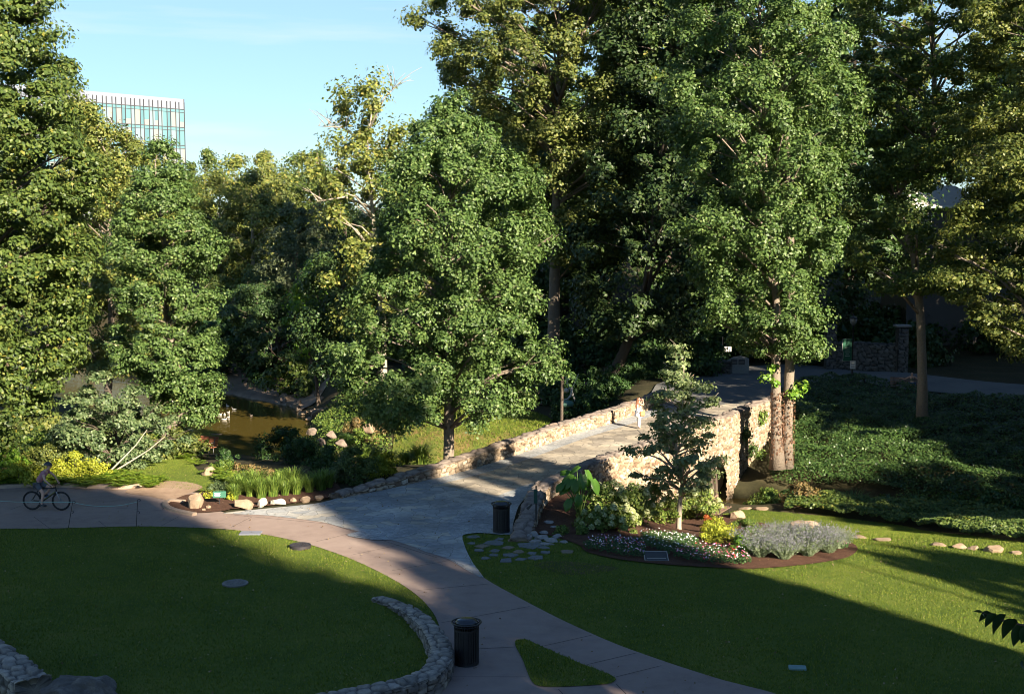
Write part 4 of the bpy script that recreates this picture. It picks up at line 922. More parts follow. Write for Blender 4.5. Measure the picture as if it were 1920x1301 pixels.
# ------------------------------------------------------------------ shrubs and plants
def shrub_mesh(rx, rz_, leaf, seed, cov=.5, rc=None, dens=1.1, up=.5, width=.36, lump=.2, flat=.75, droop=0):
    rc = rc or max(.12, rx * .32); prof = [(.02, rx * .8), (rz_ * .25, rx), (rz_ * .6, rx * .85), (rz_ * .9, rx * .45), (rz_, rx * .15)]
    C, Rd = crown_clumps(prof, rc, dens, .35, lump, seed); per = int(max(8, cov * 4 * math.pi * rc * rc / (leaf * leaf * width)))
    P, N, S = clump_leaves(C, Rd, per, leaf, (0, 0), flat, up, droop); P[:, 2] = np.maximum(P[:, 2], .02)
    lm = leaf_mesh('foliage', P, N, S, width); tm = MB(); g = random.Random(seed)
    for q in range(7):
        c = C[g.randrange(len(C))]; tm.tube([(g.uniform(-.06, .06), g.uniform(-.06, .06), -.1), (c[0] * .4, c[1] * .4, c[2] * .5), (c[0] * .9, c[1] * .9, c[2] * .95)], [.02, .014, .006], 5)
    return lm, tm.mesh('stems')
def shrub(name, label, px, py, w, h, lm, leaf, seed, group=None, pos=None, cat='shrub', flowers=None, **kw):
    p = pos if pos is not None else ath(px, py); s = FPX / p.y
    t = thing(name, label, cat, p, random.uniform(0, 6), group); me = shrub_mesh(w / s / 2, h / s, leaf, seed, **kw)
    link('foliage', me[0], lm, t); link('stems', me[1], BARK_D, t); return t
def gz(px, py, z): p = at(px, py, z); return Vector((p.x, p.y, float(terr(p.x, p.y))))
def blade_mesh(name, n, h, spread, w, seed, base_r=.1, seg=4, hv=.3, droop=1.0):
    g = np.random.default_rng(seed); a = g.uniform(0, 2 * math.pi, n); H = h * (1 - hv + 2 * hv * g.random(n)); Ld = spread * (.3 + .9 * g.random(n)); br = base_r * np.sqrt(g.random(n)); a2 = a + g.normal(size=n) * .5
    V = np.empty((n, (seg + 1) * 2, 3), np.float32); ca, sa = np.cos(a), np.sin(a)
    for k in range(seg + 1):
        t_ = k / seg; ox = br * np.cos(a2) + ca * Ld * t_ ** 1.6; oy = br * np.sin(a2) + sa * Ld * t_ ** 1.6; z = H * (t_ * (1 + .35 * droop) - .35 * droop * t_ ** 2.5 * 1.6)
        ww = w * (1 - t_) ** .6 * .5 + .0015
        V[:, 2 * k] = np.stack([ox - sa * ww, oy + ca * ww, z], 1); V[:, 2 * k + 1] = np.stack([ox + sa * ww, oy - ca * ww, z], 1)
    i = (np.arange(n) * (seg + 1) * 2)[:, None, None] + (np.arange(seg) * 2)[None, :, None] + np.array([0, 1, 3, 2])[None, None, :]
    return np_mesh(name, V.reshape(-1, 3), i.reshape(-1, 4))
STRAP = leafmat('strap leaf', [(0, (.06, .11, .02)), (.5, (.13, .21, .035)), (1, (.26, .33, .07))])
STRAP_D = leafmat('dark strap leaf', [(0, (.03, .07, .02)), (.5, (.06, .12, .03)), (1, (.10, .17, .05))])
FERN = leafmat('fern frond', [(0, (.08, .15, .015)), (.5, (.16, .25, .025)), (1, (.30, .36, .05))])
straps = [blade_mesh('blades', 240, .75, .45, .022, 200 + i, .16) for i in range(3)]
def straps_at(pts, label, group, mat, sc_=1.0, name='strap_leaf_plant', z=None, cat='plant'):
    for i, (x, y) in enumerate(pts):
        p = ath(x, y) if z is None else gz(x, y, z); me = bpy.data.meshes.get(straps[i % 3].name + mat.name)
        if me is None: me = straps[i % 3].copy(); me.name = straps[i % 3].name + mat.name; me.materials.append(mat)
        o = link(name, me); o.location = p; s = sc_ * random.uniform(.8, 1.2); o.scale = (s, s, s); o.rotation_euler = (0, 0, random.uniform(0, 6)); tag(o, label, cat, group)
straps_at([(450, 928), (470, 932), (490, 935), (512, 932), (535, 930), (556, 928), (580, 924), (602, 920), (500, 922), (525, 919), (550, 916), (576, 913), (480, 920), (462, 915), (615, 915), (440, 938)],
          'tall strap-leaved plant in the bright bed behind the row of pale boulders', 'strap-leaved plants behind the boulders', STRAP, 1.0)
straps_at([(620, 885), (650, 875), (680, 880), (700, 862), (730, 868), (760, 856), (790, 862), (720, 848), (750, 838), (780, 842), (810, 845), (870, 852), (890, 842), (640, 895), (905, 832)],
          'strap-leaved plant on the bank between the parapet and the dry lawn', 'strap-leaved plants behind the parapet', STRAP, 1.15, z=-.6)
ferns = []
dshrub_later = []
for i in range(3):
    V = []; F = []; N_ = 14; g = random.Random(i); P = []; Nn = []; SS_ = []; TT = []
    for f in range(N_):
        a = g.uniform(0, 6.28); L_ = g.uniform(.45, .7); H_ = g.uniform(.3, .5)
        for q in range(16):
            t_ = (q + 1) / 16; c = np.array([math.cos(a) * L_ * t_, math.sin(a) * L_ * t_, H_ * (1.6 * t_ - 1.1 * t_ * t_)]); wl = .16 * math.sin(math.pi * min(1, t_ * .9 + .12)) + .02
            for sd in (-1, 1):
                sv = np.array([-math.sin(a) * sd, math.cos(a) * sd, -.1]); P.append(c + sv * wl * .5); TT.append(sv * 3 + [math.cos(a), math.sin(a), 0]); Nn.append([0, 0, 1.5]); SS_.append(wl * 1.1)
    ferns.append(leaf_mesh('fronds', np.array(P), np.array(Nn) + rng.normal(size=(len(P), 3)) * .2, np.array(SS_), .2, .05, np.array(TT)))
def ferns_at(pts, label, group, mat, sc_=1.0, z=None, name='fern'):
    for i, (x, y) in enumerate(pts):
        p = ath(x, y) if z is None else gz(x, y, z); me = bpy.data.meshes.get('fronds' + str(i % 3) + mat.name)
        if me is None: me = ferns[i % 3].copy(); me.name = 'fronds' + str(i % 3) + mat.name; me.materials.append(mat)
        o = link(name, me); o.location = p; s = sc_ * random.uniform(.8, 1.25); o.scale = (s, s, s * random.uniform(.9, 1.3)); o.rotation_euler = (0, 0, random.uniform(0, 6)); tag(o, label, 'fern', group)
rr_ = random.Random(9)
ferns_at([(x + rr_.uniform(-5, 5), 917 + rr_.uniform(-13, 0)) for x in range(-20, 306, 11)] + [(x + rr_.uniform(-5, 5), 903 + rr_.uniform(-6, 4)) for x in range(10, 285, 13)], 'bright fern in the border behind the cyclist', 'ferns in the left border', FERN, 1.1)
ferns_at([(x, 888 + rr_.uniform(-12, 8)) for x in range(400, 470, 9)] + [(350, 862), (362, 868), (372, 872), (412, 900), (430, 905), (445, 908)], 'green fern between the left lawn and the river', 'ferns beside the left lawn', FERN, .9)

SH = leafmat('shrub leaf', [(0, (.05, .10, .02)), (.5, (.10, .17, .03)), (1, (.22, .27, .06))])
SHY = leafmat('yellow shrub leaf', [(0, (.16, .20, .02)), (.5, (.30, .34, .03)), (1, (.48, .46, .06))])
SHR = leafmat('russet shrub leaf', [(0, (.08, .08, .03)), (.5, (.17, .13, .05)), (1, (.28, .18, .08))])
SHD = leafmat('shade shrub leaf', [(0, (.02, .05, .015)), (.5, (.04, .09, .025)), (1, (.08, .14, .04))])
# left border behind the cyclist
shrub('shrub', 'bright broad-leaved green shrub at the left edge behind the cyclist', 18, 900, 70, 60, GREEN_B, .16, 61)
shrub('shrub', 'olive bush right behind the head of the cyclist', 85, 893, 80, 62, GREEN_O, .09, 62)
shrub('shrub', 'yellow-green bush between the cyclist and the leaning pale trunks', 140, 900, 90, 50, SHY, .08, 63)
shrub('shrub', 'yellow-green low bush in front of the bright broad-leaved shrub', 35, 912, 90, 38, SHY, .08, 64)
shrub('shrub', 'small yellow-green bush at the foot of the dogwood', 178, 903, 60, 40, SHY, .08, 65)
tk = thing('leaning_trunks', 'two slender pale trunks leaning right below the dogwood crown', 'tree', ath(193, 895))
for k_, (dx, dz) in enumerate([(1.25, 1.35), (1.75, 1.15)]):
    mb = MB(); mb.tube([(0, 0, -.1), (dx * .3, 0, .25 * dz), (dx * .7, .1, .62 * dz), (dx * 1.1, .2, dz), (dx * 1.5, .2, dz * 1.5)], [.05, .042, .035, .026, .012], 8); mb.build('trunk', BARK_P, tk, True)
# near bank
shrub('shrub', 'dark dense bush by the water at the foot of the pool', 535, 868, 100, 60, SHD, .11, 66, pos=gz(530, 862, -1.6))
shrub('shrub', 'dark bush with small white blossoms hanging over the water', 565, 892, 90, 48, SHD, .10, 67, pos=gz(565, 885, -1.2))
shrub('shrub', 'russet-tinged rounded bush above the boulders of the near bank', 650, 812, 90, 52, SHR, .09, 68, pos=gz(650, 815, -1.8))
shrub('shrub', 'green bush beside the russet bush, below the crown of the tulip tree', 610, 805, 60, 38, SH, .09, 69, pos=gz(612, 808, -2))
shrub('shrub', 'bright bush with feathery leaves right of the russet bush', 700, 840, 90, 44, SH, .09, 70, pos=gz(700, 840, -1.2))
shrub('shrub', 'wide green bush left of the trunk of the lone tulip tree', 760, 852, 110, 46, SH, .10, 71, pos=gz(760, 852, -.8))
shrub('conifer_shrub', 'grey-green conifer bush leaning against the low end of the left parapet', 665, 912, 90, 66, leafmat('conifer', [(0, (.04, .07, .02)), (.6, (.09, .13, .035)), (1, (.16, .20, .06))]), .09, 72, pos=gz(662, 908, -.1), up=1.2)
shrub('shrub', 'yellow-lit bush at the back of the left parapet', 715, 900, 70, 40, SHY, .09, 73, pos=gz(712, 894, -.1))
shrub('shrub', 'dark green bush behind the parapet, left of the yellow-lit bush', 620, 908, 70, 52, SHD, .1, 74, pos=gz(615, 896, -.2))
shrub('shrub', 'low leafy bush right of the trunk behind the parapet', 915, 838, 90, 42, GREEN_O, .09, 75, pos=gz(925, 830, -.6))
shrub('shrub', 'pale sprig plant on the far shore of the pool', 545, 800, 26, 20, GREEN_B, .09, 76, pos=gz(545, 815, -2.6))
shrub('shrub', 'green bush at the water edge under the overhanging tulip tree', 350, 845, 60, 40, SHD, .1, 77, pos=gz(350, 830, -2.3))
shrub('shrub', 'leafy green bush at the left end of the red bench', 340, 840, 26, 30, SH, .08, 78)
shrub('shrub', 'small dark shrub right of the red bench', 424, 872, 44, 30, SHD, .09, 79)
for i, (x, y, w, h, lm_) in enumerate([(420, 880, 40, 20, SH), (445, 890, 40, 22, SHR), (470, 895, 44, 22, SHR), (500, 900, 44, 22, SHR), (530, 905, 44, 22, SH), (600, 912, 40, 22, SH), (420, 920, 26, 16, GREEN_P), (405, 918, 26, 18, GREEN_P), (395, 935, 24, 14, SHY), (432, 940, 24, 14, SHY)]):
    shrub('shrub', 'low mixed shrub in the bright bed between the left lawn and the parapet', x, y, w, h, lm_, .07, 80 + i, 'low shrubs by the left lawn', cov=.4)
straps_at([(x, 800 + (i % 3) * 9) for i, x in enumerate(range(640, 700, 14))], 'grassy tuft on the bank below the russet bush', 'grassy tufts near the russet bush', STRAP_D, .9, z=-2)
def cover(name, label, poly, dens, leaf, mat, mound=.4, up=1.3, lump=.9, cat='ground cover', zb=.05, width=.42):
    P = np.asarray(poly); x0, y0 = P.min(0); x1, y1 = P.max(0); n = int((x1 - x0) * (y1 - y0) * dens); X = rng.uniform(x0, x1, n); Y = rng.uniform(y0, y1, n)
    m = inside(poly, X, Y) & (X / Y < .45); X, Y = X[m], Y[m]; n = len(X)
    md = vnoise(X * lump, Y * lump, 6) * .6 + vnoise(X * lump * 2.7, Y * lump * 2.7, 7) * .4
    Z = terr(X, Y) + zb + mound * md + rng.random(n) * .14; gx = rng.normal(size=(n, 3)) * .55; gx[:, 2] += up
    gx[:, 1] -= .5
    return tag(link(name, leaf_mesh(name, np.stack([X, Y, Z], 1), gx, leaf * rng.uniform(.6, 1.3, n), width, .08), mat), label, cat, kind='stuff')
bank = smooth_poly([tuple(gz(x_, y_, -1.9).xy) for x_, y_ in [(560, 775), (600, 750), (680, 745), (760, 762), (735, 806), (740, 835), (690, 852), (620, 850), (575, 820)]], .6)
cover('bank_plants', 'mixed low plants on the slope between the pool and the dry lawn', bank, 150, .12, SH, .5, zb=.04)
rr_ = random.Random(77)
for i in range(16):
    p = gz(rr_.uniform(590, 735), rr_.uniform(765, 850), -1.9); dshrub_later.append((p.x, p.y, rr_.uniform(.35, .7)))
# gap between river and bridge, far banks: dark undergrowth shrubs
dk_sh = [shrub_mesh(1.3, 1.5, .17, 300 + i, cov=.4) for i in range(3)]
def dshrub(x, y, s, lm_, label, group, name='shrub', z=None):
    t = thing(name, label, 'shrub', (x, y, float(terr(x, y)) - .05 if z is None else z), random.uniform(0, 6), group); t.scale = (s, s, s * random.uniform(.8, 1.2)); k = dk_sh[random.randrange(3)]
    key = k[0].name + lm_.name; me = bpy.data.meshes.get(key)
    if me is None: me = k[0].copy(); me.name = key; me.materials.append(lm_)
    link('foliage', me, None, t); 
    if not k[1].materials: k[1].materials.append(BARK_D)
    link('stems', k[1], None, t); return t
for i, (x_, y_, s_) in enumerate(dshrub_later): dshrub(x_, y_, s_, (SH, SHR, GREEN_M, STRAP)[i % 4], 'small mixed bush on the slope between the pool and the dry lawn', 'small bushes on the far slope')
rr_ = random.Random(21)
for i in range(26):
    px = rr_.uniform(1000, 1310); py = rr_.uniform(660, 735); p = gz(px, py, -.5); 
    if p.y < 74: continue
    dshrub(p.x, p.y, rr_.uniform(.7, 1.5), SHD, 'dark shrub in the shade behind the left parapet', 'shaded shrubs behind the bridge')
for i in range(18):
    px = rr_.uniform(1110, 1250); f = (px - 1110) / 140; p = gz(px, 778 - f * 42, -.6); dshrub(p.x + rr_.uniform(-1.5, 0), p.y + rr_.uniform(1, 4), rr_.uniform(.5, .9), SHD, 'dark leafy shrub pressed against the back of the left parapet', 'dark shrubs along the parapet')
for i in range(44):
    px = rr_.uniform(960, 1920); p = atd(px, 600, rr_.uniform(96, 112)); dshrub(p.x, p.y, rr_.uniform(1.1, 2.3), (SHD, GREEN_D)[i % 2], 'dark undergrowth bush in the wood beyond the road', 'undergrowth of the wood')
for i in range(40):
    px = rr_.uniform(330, 960); p = atd(px, 600, rr_.uniform(104, 128)); 
    if float(river(p.x, p.y)[0]) < 3: continue
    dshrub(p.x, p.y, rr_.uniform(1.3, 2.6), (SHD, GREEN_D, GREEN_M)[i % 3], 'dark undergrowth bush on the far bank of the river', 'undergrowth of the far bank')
for i in range(26):
    px = rr_.uniform(-60, 330); p = atd(px, 700, rr_.uniform(64, 76)); 
    if float(river(p.x, p.y)[0]) < 1.5: continue
    dshrub(p.x, p.y, rr_.uniform(.8, 1.5), (SH, GREEN_M, GREEN_O)[i % 3], 'leafy bush on the near river bank behind the left border', 'bushes of the near bank')
# ivy bank
ivy_px = [(1452, 760), (1500, 731), (1580, 722), (1700, 741), (1920, 760), (2300, 790), (2300, 985), (1920, 975), (1800, 955), (1700, 940), (1560, 928), (1490, 932), (1452, 925), (1440, 900), (1448, 850)]
ivy = smooth_poly([tuple(ath(*p).xy) for p in ivy_px], .6)
IVY = leafmat('ivy leaf', [(0, (.02, .05, .014)), (.5, (.045, .092, .022)), (1, (.10, .16, .045))], rough=.32, spec=.5)
cover('ivy', 'ivy covering the bank right of the bridge', ivy, 340, .12, IVY, .95, lump=.55)
foot_px = [(1470, 962), (1500, 965), (1600, 976), (1700, 990), (1800, 1006), (1920, 1020), (2300, 1049)]
cover('riverside_plants', 'low leafy plants along the river edge under the ivy bank', smooth_poly([tuple(ath(x_, y_).xy) for x_, y_ in foot_px] + [tuple(gz(x_, y_, -3).xy) for x_, y_ in [(2300, 960), (1920, 945), (1700, 925), (1560, 925), (1500, 938)]], .6), 300, .13, GREEN_M, .6, zb=.04)
for i, (x, y) in enumerate([(1500, 945), (1540, 950), (1580, 952), (1620, 958), (1660, 962), (1700, 966), (1740, 972), (1780, 978), (1820, 984), (1860, 990), (1900, 996), (1940, 1003), (1560, 935), (1640, 942), (1720, 950), (1800, 962), (1880, 972), (1480, 930)]):
    p = gz(x, y, -2.9); dshrub(p.x, p.y, random.uniform(.5, .8), (IVY, SHD)[i % 2], 'low dark shrub along the river edge below the ivy bank', 'low shrubs along the river edge')
for (x, y, l) in [(1420, 902, 'yellow-green bush at the foot of the bridge wall'), (1450, 905, 'brown-green bush by the water beneath the double trunk')]:
    shrub('shrub', l, x, y, 62, 60, SH if x == 1420 else SHR, .1, x, pos=gz(x, y, -2.2))
for i, (x, y, w, h, l, m_) in enumerate([(1398, 905, 50, 44, 'leafy bush against the bridge wall right of the arch', SH), (1438, 922, 56, 44, 'bush at the river edge in front of the double trunk', SH), (1478, 915, 60, 44, 'bush right of the double trunk at its foot', SHD), (1500, 938, 70, 40, 'low bush where the ivy meets the river', SHR), (1462, 880, 50, 30, 'ivy-like bush at the base of the double trunk', IVY)]):
    shrub('shrub', l, x, y, w, h, m_, .1, 940 + i, pos=gz(x, y, -2.0))
shrub('shrub', 'white-edged low bush at the water by the lawn lip', 1432, 950, 60, 22, GREEN_P, .09, 91, pos=gz(1432, 948, -3.0))
straps_at([(1600, 935), (1720, 945), (1745, 940), (1870, 950), (1895, 945), (1915, 955), (1690, 940), (1575, 925)], 'arching grassy clump at the foot of the ivy bank', 'arching clumps below the ivy', STRAP_D, 1.7, z=-2.4)
# climbers on the bridge wall
for i, (x, y, r_, z_) in enumerate([(1388, 812, .45, -.6), (1418, 790, .4, 0), (1400, 850, .4, -1.6), (1412, 880, .5, -2.2), (1305, 880, .4, -1.6)]):
    k = int(np.argmin(abs(X / Y - (x - 960) / FPX / 1.0) + (Y < 52) * 9)); c = Vector((X[k] + NX[k] * .5, Y[k] + NY[k] * .5, z_))
    C = np.array([[0, 0, 0], [.1, .05, .35], [-.05, -.1, -.35], [.05, 0, .18]]) * r_ * 1.5; P, N, S_ = clump_leaves(C, np.full(4, r_ * .75), 80, .13)
    N[:, 0] += NX[k]; N[:, 1] += NY[k]
    o = link('climber', leaf_mesh('climber', P, N, S_), SH if i % 2 else IVY); o.location = c; tag(o, 'leafy climber hanging on the sunlit outer wall of the bridge', 'climber', 'climbers on the bridge wall')

# ------------------------------------------------------------------ garden bed before the bridge
ee = thing('elephant_ear', 'large elephant ear plant with huge heart-shaped leaves against the parapet', 'plant', ath(1088, 975))
hl = MB()
def heart(L_, W_):
    pts = []
    for k in range(9):
        t_ = k / 8; w = W_ * (math.sin(math.pi * (t_ * .86 + .13)) ** .75) * (1.0 if t_ < .75 else 1) ; pts.append((t_, w))
    V = []; F = []
    for t_, w in pts:
        x = L_ * (t_ - .3); dz = -.28 * L_ * max(0, t_ - .2) ** 2
        V += [(x - (.12 * L_ if t_ == 0 else 0), -w, dz + .05 * W_), (x, -w * .5, dz + .06), (x, 0, dz), (x, w * .5, dz + .06), (x - (.12 * L_ if t_ == 0 else 0), w, dz + .05 * W_)]
    for k in range(8):
        for q in range(4): F.append((k * 5 + q, k * 5 + q + 1, (k + 1) * 5 + q + 1, (k + 1) * 5 + q))
    return V, F
EEM = leafmat('elephant ear leaf', [(0, (.06, .15, .02)), (1, (.10, .22, .035))], trans=.4, rough=.35, spec=.5)
g = random.Random(2)
for k_ in range(22):
    a = g.uniform(0, 6.28); rr2 = g.uniform(.15, .75); hgt = g.uniform(.8, 1.95) - rr2 * .35; L_ = g.uniform(.4, .6)
    e = Vector((math.cos(a) * rr2, math.sin(a) * rr2, hgt)); V, F = heart(L_, L_ * .36)
    out_ = Vector((math.cos(a), math.sin(a), 0)); n_ = (out_ * .7 + Vector((.3, -.75, .75)) + Vector((g.uniform(-.25, .25), 0, g.uniform(-.2, .2)))).normalized(); d_ = out_ * .5 + Vector((0, 0, -1)); d_ = (d_ - n_ * d_.dot(n_)).normalized(); s_y = n_.cross(d_)
    M_ = Matrix(((d_.x, s_y.x, n_.x, e.x), (d_.y, s_y.y, n_.y, e.y), (d_.z, s_y.z, n_.z, e.z), (0, 0, 0, 1)))
    mb = MB(); mb.add([tuple(M_ @ Vector(v)) for v in V], F, 0); mb.tube([(0, 0, 0), (e.x * .4, e.y * .4, hgt * .6), tuple(e)], [.025, .018, .01], 6, 1); mb.build('leaf', [EEM, plain('stalk green', (.10, .17, .04), .6)], ee, True)
def bloom_mesh(seed, n=110, r=.11):
    g = np.random.default_rng(seed); d = unit(g.normal(size=(n, 3))); d[:, 2] = np.abs(d[:, 2]) * 1.2 - .2
    return leaf_mesh('flower_head', d * r, d + g.normal(size=(n, 3)) * .3, np.full(n, .055), .45, .02)
CREAM = leafmat('cream petal', [(0, (.24, .30, .10)), (.6, (.36, .38, .17)), (1, (.50, .50, .32))], trans=.15, rough=.7)
bm_ = bloom_mesh(5); bm_.materials.append(CREAM)
HY = leafmat('hydrangea leaf', [(0, (.06, .11, .02)), (.5, (.13, .19, .035)), (1, (.26, .30, .07))])
for i, (x, y, w, h, l) in enumerate([(1118, 992, 70, 36, 'shaded hydrangea bush at the left end of the bed behind the flowers'), (1140, 975, 90, 70, 'cream-flowering hydrangea nearest the elephant ear plant'), (1185, 985, 90, 72, 'cream-flowering hydrangea second from the elephant ear plant'),
                                  (1228, 980, 90, 70, 'cream-flowering hydrangea left of the young oak trunk'), (1310, 975, 90, 62, 'cream-flowering hydrangea right of the young oak trunk'), (1160, 998, 80, 45, 'low yellowish hydrangea before the others, left of the oak')]):
    t_ = shrub('hydrangea', l, x, y, w, h, HY, .09, 500 + i, 'hydrangeas in the bed', cov=.42); s = FPX / t_.location.y; rx, rz_ = w / s / 2, h / s
    for q in range(26 if i else 12):
        a = g.uniform(0, 6.28); e_ = g.uniform(.1, 1.35); o = link('flower_head', bm_, None, t_); o.location = (math.cos(a) * math.cos(e_) * rx * 1.02, math.sin(a) * math.cos(e_) * rx * 1.02, .12 + math.sin(e_) * rz_ * .98); s_ = g.uniform(.7, 1.15); o.scale = (s_, s_, s_ * 1.25)
shrub('golden_shrub', 'golden yellow-green shrub in the middle of the bed', 1355, 1018, 76, 40, SHY, .06, 520, cov=.5)
shrub('golden_shrub', 'smaller golden shrub in front of the wooden bench', 1340, 1000, 50, 30, SHY, .06, 521, cov=.5)
shrub('golden_shrub', 'green-gold shrub between the golden shrub and the grey border', 1385, 1035, 50, 30, GREEN_B, .06, 522, cov=.5)
shrub('red_shrub', 'small orange-red shrub right of the young oak', 1325, 990, 26, 24, leafmat('orange red leaf', [(0, (.30, .06, .02)), (.5, (.48, .13, .04)), (1, (.55, .25, .08))]), .06, 523)
shrub('shrub', 'small green tuft shrub by the heap of grey stones', 1050, 1003, 24, 24, SH, .06, 524); shrub('shrub', 'small green shrub in the mulch right of the stone heap', 1088, 1003, 26, 22, SH, .06, 525)
shrub('shrub', 'soft green shrub between golden shrub and lawn behind the bed', 1400, 1000, 60, 26, SH, .05, 526)
# grey-lavender border
SG = leafmat('sage leaf', [(0, (.11, .15, .08)), (.5, (.19, .24, .14)), (1, (.28, .33, .22))]); SL = leafmat('sage spike', [(0, (.11, .135, .11)), (.5, (.17, .175, .20)), (1, (.25, .24, .31))])
def sage(seed, H):
    g = np.random.default_rng(seed); st = 150; P = []; PF = []
    a = g.uniform(0, 6.28, st); r0 = .12 * np.sqrt(g.random(st)); ld = g.uniform(.1, .65, st); hh = H * g.uniform(.7, 1.1, st)
    for k in range(26):
        t_ = (k + 1) / 26; q = np.stack([np.cos(a) * (r0 + ld * t_ ** 1.4), np.sin(a) * (r0 + ld * t_ ** 1.4), hh * t_], 1) + g.normal(size=(st, 3)) * .012
        (PF if t_ > .82 else P).append(q)
    P = np.concatenate(P); PF = np.concatenate(PF); m1 = leaf_mesh('foliage', P, g.normal(size=(len(P), 3)), g.uniform(.04, .08, len(P)), .22, .05); m2 = leaf_mesh('flower_spikes', PF, g.normal(size=(len(PF), 3)), g.uniform(.03, .05, len(PF)), .4, .05)
    return m1, m2
sg = [sage(600 + i, .62) for i in range(3)]
for a_, b_ in sg: a_.materials.append(SG); b_.materials.append(SL)
for i, (x, y) in enumerate([(1408, 1032), (1425, 1046), (1440, 1022), (1455, 1040), (1470, 1050), (1480, 1020), (1497, 1036), (1515, 1044), (1520, 1020), (1537, 1030), (1553, 1038), (1560, 1020), (1572, 1030), (1500, 1014), (1462, 1014)]):
    t_ = thing('russian_sage', 'silvery grey plant with lavender spikes in the border at the right end of the bed', 'plant', ath(x, y), random.uniform(0, 6), 'silvery grey plants of the border'); s = random.uniform(.9, 1.15); t_.scale = (s, s, s)
    link('foliage', sg[i % 3][0], None, t_); link('flower_spikes', sg[i % 3][1], None, t_)
# bedding flowers
def bedding(poly_px, cols, label, dens=300, fl=.16, dark=False):
    poly = smooth_poly(pxp(poly_px), .3); cover('bedding_plants', 'low dark leaves of ' + label, poly, 500, .07, SHD if not dark else leafmat('bronze leaf', [(0, (.03, .02, .015)), (1, (.09, .06, .04))]), .1, 1, 2, cat='plants', zb=.07)
    for nm, c, d_ in cols: cover('flowers', nm + ' blossoms among ' + label, poly, d_ * .5, .05, plain('petal ' + nm, c, .7, var=.2), .12, 1.2, 2, cat='flowers', zb=.17, width=.5)
bedding([(1092, 1028), (1120, 1018), (1200, 1020), (1210, 1032), (1208, 1050), (1170, 1048), (1130, 1040), (1100, 1036)], [('pale pink', (.75, .45, .5), 50), ('white', (.85, .82, .8), 30), ('red', (.5, .05, .05), 30), ('violet', (.30, .15, .42), 25)], 'the bedding left of the plaque')
bedding([(1200, 1012), (1260, 1008), (1300, 1016), (1310, 1030), (1280, 1040), (1255, 1045), (1215, 1030)], [('white', (.88, .86, .84), 60)], 'the bedding behind the plaque')
bedding([(1258, 1048), (1290, 1035), (1340, 1035), (1400, 1048), (1408, 1062), (1380, 1064), (1320, 1062)], [('white', (.88, .86, .84), 35), ('deep pink', (.65, .12, .28), 45), ('red', (.5, .04, .06), 35), ('pale pink', (.75, .45, .5), 25)], 'the bedding right of the plaque')
bedding([(1560, 1020), (1580, 1018), (1592, 1028), (1585, 1038), (1568, 1034)], [('deep pink', (.65, .12, .28), 45)], 'the bedding at the right tip of the bed')
# twiggy bare shrub behind the parapet
bs = thing('bare_shrub', 'leafless silvery twiggy shrub behind the left parapet', 'shrub', gz(1005, 806, -.8)); g = random.Random(8)
mb = MB()
for q in range(16):
    a = g.uniform(0, 6.28); e = Vector((math.cos(a) * g.uniform(.2, .9), math.sin(a) * .6, g.uniform(.9, 1.7))); mb.tube([(0, 0, 0), e * .5 + Vector((0, 0, .1)), e], [.03, .02, .008], 5)
    for w_ in range(5):
        s0 = e * g.uniform(.35, .95); mb.tube([s0, s0 + Vector((g.uniform(-.3, .3), g.uniform(-.3, .3), g.uniform(.1, .4)))], [.012, .005], 4)
mb.build('stems', plain('silver twig', (.55, .53, .50), .8), bs)
# leaf litter on lawns and paths
def litter():
    n = 1700; X = rng.uniform(-16, 14, n); Y = rng.uniform(29, 56, n); m = (np.abs(X / Y) < .42); X, Y = X[m], Y[m]; P = np.stack([X, Y, terr(X, Y) + .075], 1)
    N = rng.normal(size=(len(X), 3)) * .5; N[:, 2] += 1.2
    tag(link('fallen_leaves', leaf_mesh('fallen_leaves', P, N, rng.uniform(.04, .075, len(X)), .4, .1), leafmat('dry leaf', [(0, (.12, .07, .03)), (.5, (.20, .13, .07)), (1, (.36, .29, .2))])), 'dry leaves scattered over lawns and paths', 'leaves', kind='stuff')
litter()

# ------------------------------------------------------------------ street furniture and small things
BLACK = plain('black powder coat', (.018, .018, .02), .45, var=.3, scale=20, spec=.5)
def litter_bin(px, py, label, s=1.0):
    p = at(px, py, .04); t = thing('litter_bin', label, 'litter bin', p); t.scale = (s, s, s); t.rotation_euler = (0, 0, .2)
    mb = MB(); mb.lathe([(.25, .04), (.25, .86)], n=24); 
    for k in range(30):
        a = 2 * math.pi * k / 30; mb.box((math.cos(a) * .285, math.sin(a) * .285, .45), (.012, .036, .82), a)
    for z in (.06, .84): mb.lathe([(.28, z - .02), (.30, z - .02), (.30, z + .02), (.28, z + .02)], n=32)
    mb.lathe([(.29, 0), (.27, .05)], n=28); mb.build('slatted_body', BLACK, t)
    mb = MB()
    for k in range(30):
        a = 2 * math.pi * k / 30; mb.tube([(math.cos(a) * .285, math.sin(a) * .285, .86), (math.cos(a) * .29, math.sin(a) * .29, .93), (math.cos(a) * .345, math.sin(a) * .345, 1.0)], .010, 5)
    mb.tube([(math.cos(2 * math.pi * k / 36) * .35, math.sin(2 * math.pi * k / 36) * .35, 1.005) for k in range(37)], .018, 6, cap=False)
    mb.tube([(math.cos(2 * math.pi * k / 36) * .29, math.sin(2 * math.pi * k / 36) * .29, .93) for k in range(37)], .012, 6, cap=False); mb.build('flared_rim', BLACK, t)
    mb = MB(); mb.lathe([(.27, .985), (.265, 1.02), (.21, 1.07), (.12, 1.095), (.02, 1.10)], n=28); mb.lathe([(.27, .97), (.27, .985)], n=28)
    for k in range(6): a = 2 * math.pi * k / 6; mb.box((math.cos(a) * .30, math.sin(a) * .30, .99), (.09, .02, .012), a)
    mb.build('lid', plain('lid gloss', (.03, .035, .045), .22, var=.1), t, True)
